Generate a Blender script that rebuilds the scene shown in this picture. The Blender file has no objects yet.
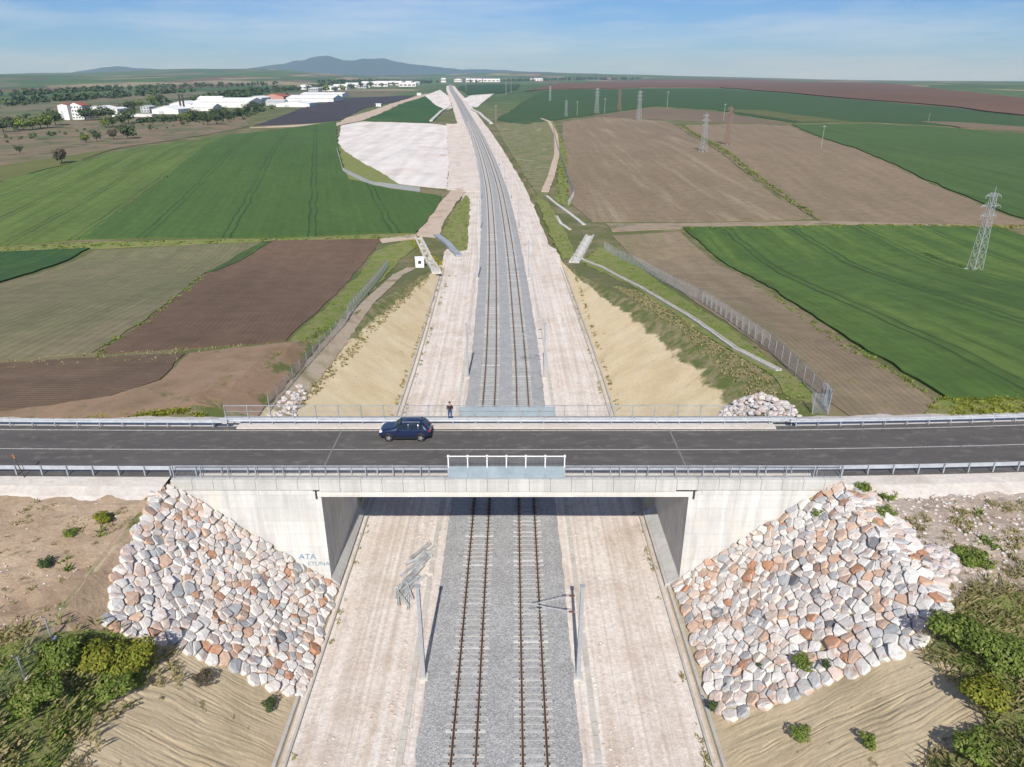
import bpy, bmesh, math, random
import numpy as np
from mathutils import Vector, Matrix, noise
from mathutils.geometry import delaunay_2d_cdt

R = math.radians
scene = bpy.context.scene
COL = scene.collection
random.seed(11)

# ------------------------------------------------------------------ camera
CAM_F, CAM_P, CAM_H = 700.0, R(23.3), 38.0
cam = bpy.data.cameras.new('camera')
cam.sensor_fit = 'HORIZONTAL'
cam.sensor_width = 36.0
cam.lens = CAM_F / 1024 * 36.0
cam.clip_start = 0.5
cam.clip_end = 60000
cam_o = bpy.data.objects.new('camera', cam)
cam_o.location = (0, 0, CAM_H)
cam_o.rotation_euler = (math.pi / 2 - CAM_P, 0, 0)
COL.objects.link(cam_o)
scene.camera = cam_o

# ------------------------------------------------------------------ sky, sun, exposure
SUN_EL, SUN_AZ = 40.0, 182.0            # the sun stands behind the camera, compass from +Y
world = bpy.data.worlds.new('World')
scene.world = world
world.use_nodes = True
wn, wl = world.node_tree.nodes, world.node_tree.links
bg = wn['Background']
sky = wn.new('ShaderNodeTexSky')
sky.sky_type = 'NISHITA'
sky.sun_disc = False
sky.sun_elevation = R(SUN_EL)
sky.sun_rotation = R(SUN_AZ)
sky.altitude = 900
sky.air_density = 1.0
sky.dust_density = 0.15
sky.ozone_density = 5.0
tc = wn.new('ShaderNodeTexCoord')
mp = wn.new('ShaderNodeMapping')
mp.inputs['Scale'].default_value = (1.6, 1.6, 14.0)
mp.inputs['Rotation'].default_value = (0.06, 0.05, 0)
nz = wn.new('ShaderNodeTexNoise')
nz.inputs['Scale'].default_value = 2.2
nz.inputs['Detail'].default_value = 8
nz.inputs['Roughness'].default_value = 0.62
rp = wn.new('ShaderNodeValToRGB')
rp.color_ramp.elements[0].position = 0.42
rp.color_ramp.elements[0].color = (0, 0, 0, 1)
rp.color_ramp.elements[1].position = 0.78
rp.color_ramp.elements[1].color = (0.55, 0.55, 0.55, 1)
mx = wn.new('ShaderNodeMix')
mx.data_type = 'RGBA'
mx.inputs[7].default_value = (10.5, 11.5, 12.5, 1)
wl.new(tc.outputs['Generated'], mp.inputs['Vector'])
wl.new(mp.outputs['Vector'], nz.inputs['Vector'])
wl.new(nz.outputs['Fac'], rp.inputs['Fac'])
wl.new(rp.outputs['Color'], mx.inputs[0])
tint = wn.new('ShaderNodeMix')
tint.data_type = 'RGBA'
tint.blend_type = 'MULTIPLY'
tint.inputs[0].default_value = 1.0
tint.inputs[7].default_value = (0.58, 0.84, 1.24, 1)
wl.new(sky.outputs['Color'], tint.inputs[6])
wl.new(tint.outputs[2], mx.inputs[6])
wl.new(mx.outputs[2], bg.inputs['Color'])
bg.inputs['Strength'].default_value = 0.062
sun = bpy.data.lights.new('sun', 'SUN')
sun.energy = 5.0
sun.angle = R(0.53)
sun.color = (1.0, 0.955, 0.89)
sun_o = bpy.data.objects.new('sun', sun)
sd = Vector((math.sin(R(SUN_AZ)) * math.cos(R(SUN_EL)), math.cos(R(SUN_AZ)) * math.cos(R(SUN_EL)), math.sin(R(SUN_EL))))
sun_o.rotation_euler = (-sd).to_track_quat('-Z', 'Y').to_euler()
sun_o.location = (0, -60, 90)
COL.objects.link(sun_o)
scene.view_settings.view_transform = 'Standard'
scene.view_settings.look = 'None'
scene.view_settings.exposure = 0.3
scene.view_settings.gamma = 1.0
scene.view_settings.use_curve_mapping = False
try:
    scene.cycles.volume_bounces = 1
    scene.cycles.max_bounces = 6
    scene.cycles.use_denoising = True
except Exception:
    pass

# ------------------------------------------------------------------ material helpers
def new_mat(name, rough=0.9, metal=0.0):
    m = bpy.data.materials.new(name)
    m.use_nodes = True
    nt = m.node_tree
    b = nt.nodes['Principled BSDF']
    b.inputs['Roughness'].default_value = rough
    b.inputs['Metallic'].default_value = metal
    b.inputs['Specular IOR Level'].default_value = 0.25
    return m, nt, b

class NT:
    """small node-wiring helper"""
    def __init__(s, nt):
        s.nt = nt
    def n(s, t, **kw):
        x = s.nt.nodes.new(t)
        for k, v in kw.items():
            setattr(x, k, v)
        return x
    def l(s, a, b):
        s.nt.links.new(a, b)
    def pos(s):
        return s.n('ShaderNodeNewGeometry').outputs['Position']
    def noise(s, vec, scale, detail=4, rough=0.55, dist=0.0):
        x = s.n('ShaderNodeTexNoise')
        x.inputs['Scale'].default_value = scale
        x.inputs['Detail'].default_value = detail
        x.inputs['Roughness'].default_value = rough
        x.inputs['Distortion'].default_value = dist
        if vec is not None:
            s.l(vec, x.inputs['Vector'])
        return x.outputs['Fac']
    def scale(s, vec, sc, rot=0.0):
        x = s.n('ShaderNodeMapping')
        x.inputs['Scale'].default_value = sc
        x.inputs['Rotation'].default_value = (0, 0, rot)
        s.l(vec, x.inputs['Vector'])
        return x.outputs['Vector']
    def ramp(s, fac, stops, interp='LINEAR'):
        x = s.n('ShaderNodeValToRGB')
        cr = x.color_ramp
        cr.interpolation = interp
        while len(cr.elements) > 1:
            cr.elements.remove(cr.elements[-1])
        for i, (p, c) in enumerate(stops):
            e = cr.elements[0] if i == 0 else cr.elements.new(p)
            e.position = p
            e.color = (c[0], c[1], c[2], 1) if not isinstance(c, (int, float)) else (c, c, c, 1)
        s.l(fac, x.inputs['Fac'])
        return x.outputs['Color']
    def mix(s, fac, a, b, mode='MIX'):
        x = s.n('ShaderNodeMix', data_type='RGBA', blend_type=mode)
        for v, i in ((fac, 0), (a, 6), (b, 7)):
            if isinstance(v, (int, float)):
                x.inputs[i].default_value = v if i == 0 else (v, v, v, 1)
            elif isinstance(v, tuple):
                x.inputs[i].default_value = (v[0], v[1], v[2], 1)
            else:
                s.l(v, x.inputs[i])
        return x.outputs[2]
    def math(s, op, a, b=None, clamp=False):
        x = s.n('ShaderNodeMath', operation=op, use_clamp=clamp)
        for v, i in ((a, 0), (b, 1)):
            if v is None:
                continue
            if isinstance(v, (int, float)):
                x.inputs[i].default_value = v
            else:
                s.l(v, x.inputs[i])
        return x.outputs[0]
    def dot(s, vec, d):
        x = s.n('ShaderNodeVectorMath', operation='DOT_PRODUCT')
        s.l(vec, x.inputs[0])
        x.inputs[1].default_value = d
        return x.outputs['Value']
    def bump(s, h, strength, dist, b):
        x = s.n('ShaderNodeBump')
        x.inputs['Strength'].default_value = strength
        x.inputs['Distance'].default_value = dist
        s.l(h, x.inputs['Height'])
        s.l(x.outputs['Normal'], b.inputs['Normal'])
    def sep(s, vec):
        x = s.n('ShaderNodeSeparateXYZ')
        s.l(vec, x.inputs[0])
        return x.outputs
    def uv(s):
        return s.n('ShaderNodeUVMap').outputs['UV']

def ground_mat(name, stops, big=0.05, fine=2.0, fine_amt=0.35, bump=0.5, bdist=0.08, spots=None, grit=0.0):
    """patchy ground: large noise picks the colour, fine noise mottles it"""
    m, nt, b = new_mat(name, 0.95)
    k = NT(nt)
    p = k.pos()
    c = k.ramp(k.noise(p, big, 6, 0.6), stops)
    f = k.noise(p, fine, 6, 0.7)
    c = k.mix(fine_amt, c, k.ramp(f, [(0.25, 0.25), (0.75, 1.0)]), 'MULTIPLY')
    if spots:
        sc, lo, hi, col = spots
        c = k.mix(k.ramp(k.noise(p, sc, 5, 0.65), [(lo, 0.0), (hi, 1.0)]), c, col)
    if grit:
        g = k.noise(p, 14.0, 3, 0.8)
        c = k.mix(grit, c, k.ramp(g, [(0.3, 0.1), (0.7, 1.0)]), 'OVERLAY')
    k.l(c, b.inputs['Base Color'])
    k.bump(f, bump, bdist, b)
    return m

def field_mat(name, c1, c2, ang, spacing=1.0, row=0.3, big=0.02, tram=0.0, c3=None, streak=0.35, fine=1.5, bump=0.6):
    """cropped or ploughed land: rows along `ang`, patchy colour, wheel lines"""
    m, nt, b = new_mat(name, 0.95)
    k = NT(nt)
    p = k.pos()
    d = (-math.sin(ang), math.cos(ang), 0)
    a = (math.cos(ang), math.sin(ang), 0)
    across, along = k.dot(p, d), k.dot(p, a)
    c = k.mix(k.ramp(k.noise(p, big, 5, 0.6), [(0.35, 0.0), (0.65, 1.0)]), c1, c2)
    # long streaks along the rows
    cv = k.n('ShaderNodeCombineXYZ')
    k.l(k.math('MULTIPLY', along, 0.012), cv.inputs[0])
    k.l(k.math('MULTIPLY', across, 0.22), cv.inputs[1])
    st = k.noise(cv.outputs[0], 1.0, 4, 0.6)
    c = k.mix(streak, c, k.ramp(st, [(0.3, 0.35), (0.7, 1.0)]), 'MULTIPLY')
    if c3:
        c = k.mix(k.ramp(k.noise(cv.outputs[0], 0.6, 5, 0.65), [(0.52, 0.0), (0.68, 0.75)]), c, c3)
    c = k.mix(0.5, c, k.ramp(k.noise(p, 0.3, 7, 0.75), [(0.3, 0.4), (0.62, 1.0)]), 'MULTIPLY')
    wob = k.math('MULTIPLY', k.noise(p, 0.05, 2), 2.5)
    s = k.math('SINE', k.math('MULTIPLY', k.math('ADD', across, wob), 2 * math.pi / spacing))
    s = k.math('MULTIPLY_ADD', s, k.math('MULTIPLY', k.noise(p, 0.09, 3), 0.55))
    s.node.inputs[2].default_value = 0.5
    f = k.noise(p, fine, 6, 0.75)
    h = k.math('ADD', k.math('MULTIPLY', s, 0.6), f)
    c = k.mix(row, c, k.ramp(h, [(0.45, 0.35), (1.1, 1.0)]), 'MULTIPLY')
    if tram:
        mo = k.math('MODULO', k.math('ADD', k.math('ADD', across, wob), 4000.0), tram)
        l1 = k.math('LESS_THAN', k.math('ABSOLUTE', k.math('SUBTRACT', mo, 2.0)), 0.28)
        l2 = k.math('LESS_THAN', k.math('ABSOLUTE', k.math('SUBTRACT', mo, 3.9)), 0.28)
        ln = k.math('MULTIPLY', k.math('ADD', l1, l2), k.ramp(k.noise(p, 0.03, 3), [(0.3, 0.35), (0.55, 1.0)]))
        c = k.mix(k.math('MULTIPLY', ln, 0.6), c, (0.012, 0.03, 0.012))
    k.l(c, b.inputs['Base Color'])
    k.bump(h, bump, 0.15, b)
    return m

def flat_mat(name, col, rough=0.6, metal=0.0, var=0.15, scale=3.0, bump=0.0):
    m, nt, b = new_mat(name, rough, metal)
    k = NT(nt)
    f = k.noise(k.pos(), scale, 5, 0.65)
    c = k.mix(1.0, col, k.ramp(f, [(0.25, 1 - var * 1.6), (0.7, 1.0)]), 'MULTIPLY')
    k.l(c, b.inputs['Base Color'])
    if bump:
        k.bump(f, bump, 0.03, b)
    return m

def island_mat(name, stops, rough=0.85, rnd='island', noise_amt=0.3, nscale=2.0, trans=0.0, interp='LINEAR'):
    """each leaf or stone takes a colour of its own"""
    m, nt, b = new_mat(name, rough)
    k = NT(nt)
    if rnd == 'island':
        r = k.n('ShaderNodeNewGeometry').outputs['Random Per Island']
    else:
        r = k.n('ShaderNodeObjectInfo').outputs['Random']
    c = k.ramp(r, stops, interp)
    if noise_amt:
        f = k.noise(k.pos(), nscale, 5, 0.7)
        c = k.mix(noise_amt, c, k.ramp(f, [(0.3, 0.3), (0.7, 1.0)]), 'MULTIPLY')
        k.bump(f, 0.5, 0.06, b)
    k.l(c, b.inputs['Base Color'])
    if trans:
        t = k.n('ShaderNodeBsdfTranslucent')
        k.l(k.mix(1.0, c, (1.0, 1.0, 0.6), 'MULTIPLY'), t.inputs['Color'])
        ms = k.n('ShaderNodeMixShader')
        ms.inputs[0].default_value = trans
        out = [q for q in nt.nodes if q.type == 'OUTPUT_MATERIAL'][0]
        k.l(b.outputs[0], ms.inputs[1])
        k.l(t.outputs[0], ms.inputs[2])
        k.l(ms.outputs[0], out.inputs['Surface'])
    return m

# ------------------------------------------------------------------ mesh helpers
def set_props(o, label=None, cat=None, group=None, kind=None):
    if label:
        o['label'] = label
    if cat:
        o['category'] = cat
    if group:
        o['group'] = group
    if kind:
        o['kind'] = kind
    return o

def mesh_obj(name, verts, faces, mat, parent=None, smooth=False, uvs=None, mats=None, midx=None):
    me = bpy.data.meshes.new(name)
    me.from_pydata([tuple(v) for v in verts], [], [tuple(f) for f in faces])
    if mats:
        for q in mats:
            me.materials.append(q)
        if midx is not None:
            me.polygons.foreach_set('material_index', midx)
    else:
        me.materials.append(mat)
    if uvs is not None:
        ul = me.uv_layers.new(name='UVMap')
        lv = np.zeros(len(me.loops), dtype=np.int32)
        me.loops.foreach_get('vertex_index', lv)
        ul.data.foreach_set('uv', np.asarray(uvs, dtype=np.float32)[lv].ravel())
    if smooth:
        me.polygons.foreach_set('use_smooth', [True] * len(me.polygons))
    me.update()
    return link(name, me, parent)

def link(name, me, parent=None):
    o = bpy.data.objects.new(name, me)
    COL.objects.link(o)
    if parent is not None:
        o.parent = parent
    return o

def empty(name, loc, rz=0.0, **kw):
    o = bpy.data.objects.new(name, None)
    o.empty_display_size = 0.3
    o.location = loc
    o.rotation_euler = (0, 0, rz)
    COL.objects.link(o)
    return set_props(o, **kw)

class MB:
    """collects shapes into one mesh"""
    def __init__(s):
        s.v, s.f, s.m = [], [], []
    def add(s, vs, fs, mi=0):
        k = len(s.v)
        s.v += [tuple(q) for q in vs]
        s.f += [tuple(i + k for i in q) for q in fs]
        s.m += [mi] * len(fs)
    def box(s, x0, x1, y0, y1, z0, z1, mi=0):
        s.add([(x0, y0, z0), (x1, y0, z0), (x1, y1, z0), (x0, y1, z0), (x0, y0, z1), (x1, y0, z1), (x1, y1, z1), (x0, y1, z1)],
              [(0, 3, 2, 1), (4, 5, 6, 7), (0, 1, 5, 4), (1, 2, 6, 5), (2, 3, 7, 6), (3, 0, 4, 7)], mi)
    def bar(s, a, b, r, n=4, r2=None, mi=0, cap=True):
        a, b = Vector(a), Vector(b)
        d = (b - a)
        if d.length < 1e-6:
            return
        d.normalize()
        up = Vector((0, 0, 1)) if abs(d.z) < 0.95 else Vector((0, 1, 0))
        u = d.cross(up).normalized()
        w = u.cross(d)
        r2 = r if r2 is None else r2
        vs = []
        for c, rr in ((a, r), (b, r2)):
            for i in range(n):
                t = 2 * math.pi * (i + 0.5) / n
                vs.append(c + u * (rr * math.cos(t)) + w * (rr * math.sin(t)))
        fs = [(i, (i + 1) % n, n + (i + 1) % n, n + i) for i in range(n)]
        if cap:
            fs += [tuple(range(n - 1, -1, -1)), tuple(range(n, 2 * n))]
        s.add(vs, fs, mi)
    def prism(s, poly, axis, a, b, mi=0):
        """poly in the plane normal to axis ('x' -> (y,z), 'y' -> (x,z), 'z' -> (x,y))"""
        def pt(p, t):
            return {'x': (t, p[0], p[1]), 'y': (p[0], t, p[1]), 'z': (p[0], p[1], t)}[axis]
        n = len(poly)
        vs = [pt(p, a) for p in poly] + [pt(p, b) for p in poly]
        fs = [(i, (i + 1) % n, n + (i + 1) % n, n + i) for i in range(n)] + [tuple(range(n - 1, -1, -1)), tuple(range(n, 2 * n))]
        s.add(vs, fs, mi)
    def build(s, name, mat, parent=None, smooth=False, mats=None):
        o = mesh_obj(name, s.v, s.f, mat, parent, smooth, mats=mats, midx=s.m if mats else None)
        bm = bmesh.new()
        bm.from_mesh(o.data)
        bmesh.ops.recalc_face_normals(bm, faces=bm.faces)
        bm.to_mesh(o.data)
        bm.free()
        return o

def copy_tree(o, parent=None):
    c = o.copy()
    COL.objects.link(c)
    c.parent = parent
    for ch in list(o.children):
        copy_tree(ch, c)
    return c

# ------------------------------------------------------------------ the lie of the land
def pchip(xs, ys):
    xs, ys = np.array(xs, float), np.array(ys, float)
    h = np.diff(xs)
    dl = np.diff(ys) / h
    d = np.zeros(len(xs))
    for i in range(1, len(xs) - 1):
        if dl[i - 1] * dl[i] > 0:
            w1, w2 = 2 * h[i] + h[i - 1], h[i] + 2 * h[i - 1]
            d[i] = (w1 + w2) / (w1 / dl[i - 1] + w2 / dl[i])
    d[0], d[-1] = dl[0], dl[-1]
    xl, yl, dd, hl, n = xs.tolist(), ys.tolist(), d.tolist(), h.tolist(), len(xs)
    import bisect
    def fn(x):
        i = min(max(bisect.bisect_right(xl, x) - 1, 0), n - 2)
        if x < xl[0]:
            return yl[0] + dd[0] * (x - xl[0])
        if x > xl[-1]:
            return yl[-1] + dd[-1] * (x - xl[-1])
        t = (x - xl[i]) / hl[i]
        return ((1 + 2 * t) * (1 - t) ** 2 * yl[i] + t * (1 - t) ** 2 * hl[i] * dd[i] + t * t * (3 - 2 * t) * yl[i + 1] + t * t * (t - 1) * hl[i] * dd[i + 1])
    return fn

rise = pchip([-200, 0, 200, 420, 700, 1000, 1500, 2500, 4000, 6000, 9000, 15000], [0, 0, 0, 0, 4.5, 11, 20, 29, 34.5, 37, 39, 40])

def ray(px, py):
    u, v = (px - 512) / CAM_F, (py - 383.5) / CAM_F
    c, s = math.cos(CAM_P), math.sin(CAM_P)
    return u, c - v * s, -s - v * c

def hit(px, py, fn, tmax=15000.0):
    dx, dy, dz = ray(px, py)
    t0, t = 5.0, 5.0
    while t < tmax:
        if CAM_H + dz * t < fn(dx * t, dy * t):
            lo, hi = t0, t
            for _ in range(30):
                m = (lo + hi) / 2
                if CAM_H + dz * m < fn(dx * m, dy * m):
                    hi = m
                else:
                    lo = m
            return dx * hi, dy * hi
        t0 = t
        t += max(0.6, t * 0.012)
    return dx * tmax, dy * tmax

LINE = [(-60, -0.78), (40, -0.78), (85, -0.82)]
for q in ((504, 300), (496, 200), (488, 165), (479, 140), (469, 120), (459.5, 102), (452, 90)):
    hx, hy = hit(q[0], q[1], lambda x, y: rise(y))
    LINE.append((hy, hx))
LINE.append((LINE[-1][0] * 1.8, LINE[-1][1] * 1.85))
centre = pchip([a for a, _ in LINE], [b for _, b in LINE])

def sstep(a, b, x):
    t = min(max((x - a) / (b - a), 0.0), 1.0)
    return t * t * (3 - 2 * t)

TOE = 13.55
def GRAD(y):
    return 1.2 + 0.42 * sstep(49.0, 56.0, y)
def natural(x, y):
    w = 1.0 - min(max((y - 58.0) / 104.0, 0.0), 1.0)
    w = w * w * (3 - 2 * w) * 0.4 + w * 0.6
    z = rise(y) - 0.45 + 10.05 * w
    d = math.hypot(x, y)
    if d > 170:
        a = min((d - 170) / 600.0, 1.0)
        z += a * (1.6 * noise.noise((x * 0.004, y * 0.004, 3.1)) + 3.0 * noise.noise((x * 0.0013, y * 0.0013, 7.7)))
    z += 4.5 * math.exp(-((x + 190) / 120) ** 2 - ((y - 400) / 130) ** 2) + 4.0 * math.exp(-((x - 160) / 110) ** 2 - ((y - 430) / 110) ** 2)
    if y > 3000:
        # long low ridges under the skyline
        f = sstep(3000, 7500, y)
        a = x / y
        hgt = 8 + 92 * math.exp(-((a - 0.02) / 0.33) ** 2) + 45 * math.exp(-((a + 0.45) / 0.16) ** 2)
        z += f * hgt * (0.8 + 0.35 * noise.noise((x * 0.0007, y * 0.0004, 1.3)))
    if x < -200 and y > 1400:
        a = x / y
        z += 52 * sstep(1500, 4200, y) * sstep(0.12, 0.34, -a) * (0.75 + 0.5 * noise.noise((x * 0.0011, y * 0.0008, 4.4)))
    return z

def land(x, y):
    s = abs(x - centre(y)) if y < 3500 else 1e6
    z0 = rise(y) - 0.5
    if s <= TOE:
        return z0
    n = natural(x, y)
    if n > z0:
        return min(n, z0 + (s - TOE) / GRAD(y))
    return max(n, z0 - (s - TOE) / 1.6)

def P(px, py, lift=0.0):
    x, y = hit(px, py, land)
    return Vector((x, y, land(x, y) + lift))

def XY(pts):
    return [tuple(P(a, b)[:2]) for a, b in pts]

def crest(y, side):
    z0 = rise(y) - 0.5
    s = TOE
    for _ in range(6):
        s = TOE + GRAD(y) * max(natural(centre(y) + side * s, y) - z0, 0.0)
    return s

# ------------------------------------------------------------------ ground materials
M_ground = ground_mat('rough_grass', [(0.3, (0.058, 0.085, 0.022)), (0.45, (0.10, 0.105, 0.04)), (0.6, (0.17, 0.14, 0.075)), (0.75, (0.10, 0.11, 0.035))], 0.06, 0.9, 0.45)
def far_mat():
    m, nt, b = new_mat('far_farmland', 0.95)
    k = NT(nt)
    p = k.pos()
    near = k.ramp(k.noise(p, 0.05, 6, 0.6), [(0.3, (0.085, 0.12, 0.03)), (0.5, (0.135, 0.14, 0.055)), (0.62, (0.23, 0.19, 0.11)), (0.75, (0.11, 0.135, 0.04))])
    v = k.n('ShaderNodeTexVoronoi', feature='F1')
    v.inputs['Scale'].default_value = 0.006
    v.inputs['Randomness'].default_value = 0.85
    k.l(k.scale(p, (1.0, 0.42, 0.0), 0.5), v.inputs['Vector'])
    g = k.sep(v.outputs['Color'])[0]
    pat = k.ramp(g, [(0.0, (0.075, 0.13, 0.045)), (0.2, (0.17, 0.115, 0.075)), (0.30, (0.065, 0.12, 0.04)), (0.48, (0.29, 0.245, 0.155)), (0.56, (0.10, 0.15, 0.055)), (0.78, (0.16, 0.15, 0.09)), (0.86, (0.085, 0.15, 0.045))], 'CONSTANT')
    scrub = k.ramp(k.noise(p, 0.011, 6, 0.7), [(0.52, 0.0), (0.60, 1.0)])
    pat = k.mix(k.math('MULTIPLY', scrub, 0.6), pat, (0.045, 0.065, 0.035))
    y = k.sep(p)[1]
    f = k.math('MULTIPLY', k.math('SUBTRACT', y, 700.0), 1 / 500.0, True)
    c = k.mix(f, near, pat)
    c = k.mix(0.4, c, k.ramp(k.noise(p, 0.8, 6, 0.7), [(0.3, 0.3), (0.7, 1.0)]), 'MULTIPLY')
    k.l(c, b.inputs['Base Color'])
    k.bump(k.noise(p, 0.8, 6, 0.7), 0.5, 0.2, b)
    return m
M_far = far_mat()

# ------------------------------------------------------------------ ground sheet
def build_ground():
    ys = list(np.arange(-80, 60, 2.0)) + list(np.arange(60, 170, 2.5)) + list(np.arange(170, 520, 8.0))
    y = 520.0
    while y < 16000:
        ys.append(y)
        y *= 1.045
    offs = [0, 0.8]
    o = 2.5
    while o < 14000:
        offs.append(o)
        o = o * 1.09 + 1.2
    offs.append(16000)
    V, F, rows = [], [], []
    for y in ys:
        row = []
        cx = centre(min(y, 3500))
        for side in (-1, 1):
            cr = crest(y, side)
            ss = [0.0, 6.0, TOE] + [TOE + (cr - TOE) * q for q in (0.35, 0.7)] + [cr + q + (0.02 * i) for i, q in enumerate(offs)]
            ss = ss[1:] if side == 1 else ss
            part = []
            for i, s in enumerate(ss):
                x = cx + side * s
                z = land(x, y)
                k = i + (1 if side == 1 else 0)
                if k <= 5 and y < 3500:
                    z -= 0.4
                elif y < 47 and abs(x) < 78:
                    z -= 0.7
                part.append((x, y, z))
            row += part[::-1] if side == -1 else part
        rows.append(len(V))
        V += row
        n = len(row)
    for a in range(len(ys) - 1):
        for i in range(n - 1):
            p0 = rows[a] + i
            F.append((p0, p0 + 1, p0 + n + 1, p0 + n))
    o = mesh_obj('ground', V, F, M_far, smooth=True)
    set_props(o, 'rolling rough grass and farmland reaching to the skyline', kind='structure')
build_ground()

# ------------------------------------------------------------------ draped sheets
def sheet(name, poly, mat, res, lift=0.05, label=None, skirt=True, jitter=0.1, fn=land, far=0.0003, rough_z=0.0):
    pts = []
    n = len(poly)
    for i in range(n):
        a, b = Vector(poly[i]), Vector(poly[(i + 1) % n])
        L = (b - a).length
        k = max(1, int(L / res))
        for q in range(k):
            p = a.lerp(b, q / k)
            if q:
                d = (b - a).normalized()
                j = noise.noise((p.x / (res * 3), p.y / (res * 3), 5.5)) * res * jitter
                p = p + Vector((-d.y, d.x)) * (j + random.uniform(-.09, .09) * res)
            pts.append(p)
    nb = len(pts)
    edges = [(i, (i + 1) % nb) for i in range(nb)]
    xs, ys = [p.x for p in pts], [p.y for p in pts]
    def inside(x, y):
        c = False
        j = nb - 1
        for i in range(nb):
            if (ys[i] > y) != (ys[j] > y) and x < (xs[j] - xs[i]) * (y - ys[i]) / (ys[j] - ys[i]) + xs[i]:
                c = not c
            j = i
        return c
    allp = list(pts)
    y = min(ys) + res / 2
    while y < max(ys):
        x = min(xs) + res / 2
        while x < max(xs):
            if inside(x, y):
                allp.append(Vector((x + random.uniform(-.1, .1) * res, y + random.uniform(-.1, .1) * res)))
            x += res
        y += res
    vo, eo, fo, *_ = delaunay_2d_cdt(allp, edges, [], 1, 1e-4)
    V = []
    for p in vo:
        d = math.hypot(p.x, p.y)
        z = fn(p.x, p.y) + lift + far * d
        if rough_z:
            z += rough_z * noise.noise((p.x * 0.5, p.y * 0.5, 2.2)) + rough_z * 0.5 * noise.noise((p.x * 1.7, p.y * 1.7, 8.2))
        V.append((p.x, p.y, z))
    F = [tuple(f) for f in fo]
    if skirt:
        cnt = {}
        for f in F:
            for i in range(len(f)):
                e = (f[i], f[(i + 1) % len(f)])
                cnt[e] = 1
        for (a, b) in list(cnt):
            if (b, a) not in cnt:
                k = len(V)
                va, vb = V[a], V[b]
                V += [(va[0], va[1], va[2] - lift - far * 2000 - 0.2), (vb[0], vb[1], vb[2] - lift - far * 2000 - 0.2)]
                F.append((b, a, k, k + 1))
    o = mesh_obj(name, V, F, mat, smooth=False)
    return set_props(o, label, kind='structure')

DKGREEN, DKGREEN2 = (0.064, 0.128, 0.028), (0.070, 0.130, 0.030)
BROWN, BROWN2 = (0.190, 0.125, 0.080), (0.158, 0.102, 0.066)
TAN, TAN2 = (0.235, 0.170, 0.110), (0.195, 0.142, 0.092)

def fdir(a, b):
    p, q = P(*a), P(*b)
    return math.atan2(q.y - p.y, q.x - p.x)

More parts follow.
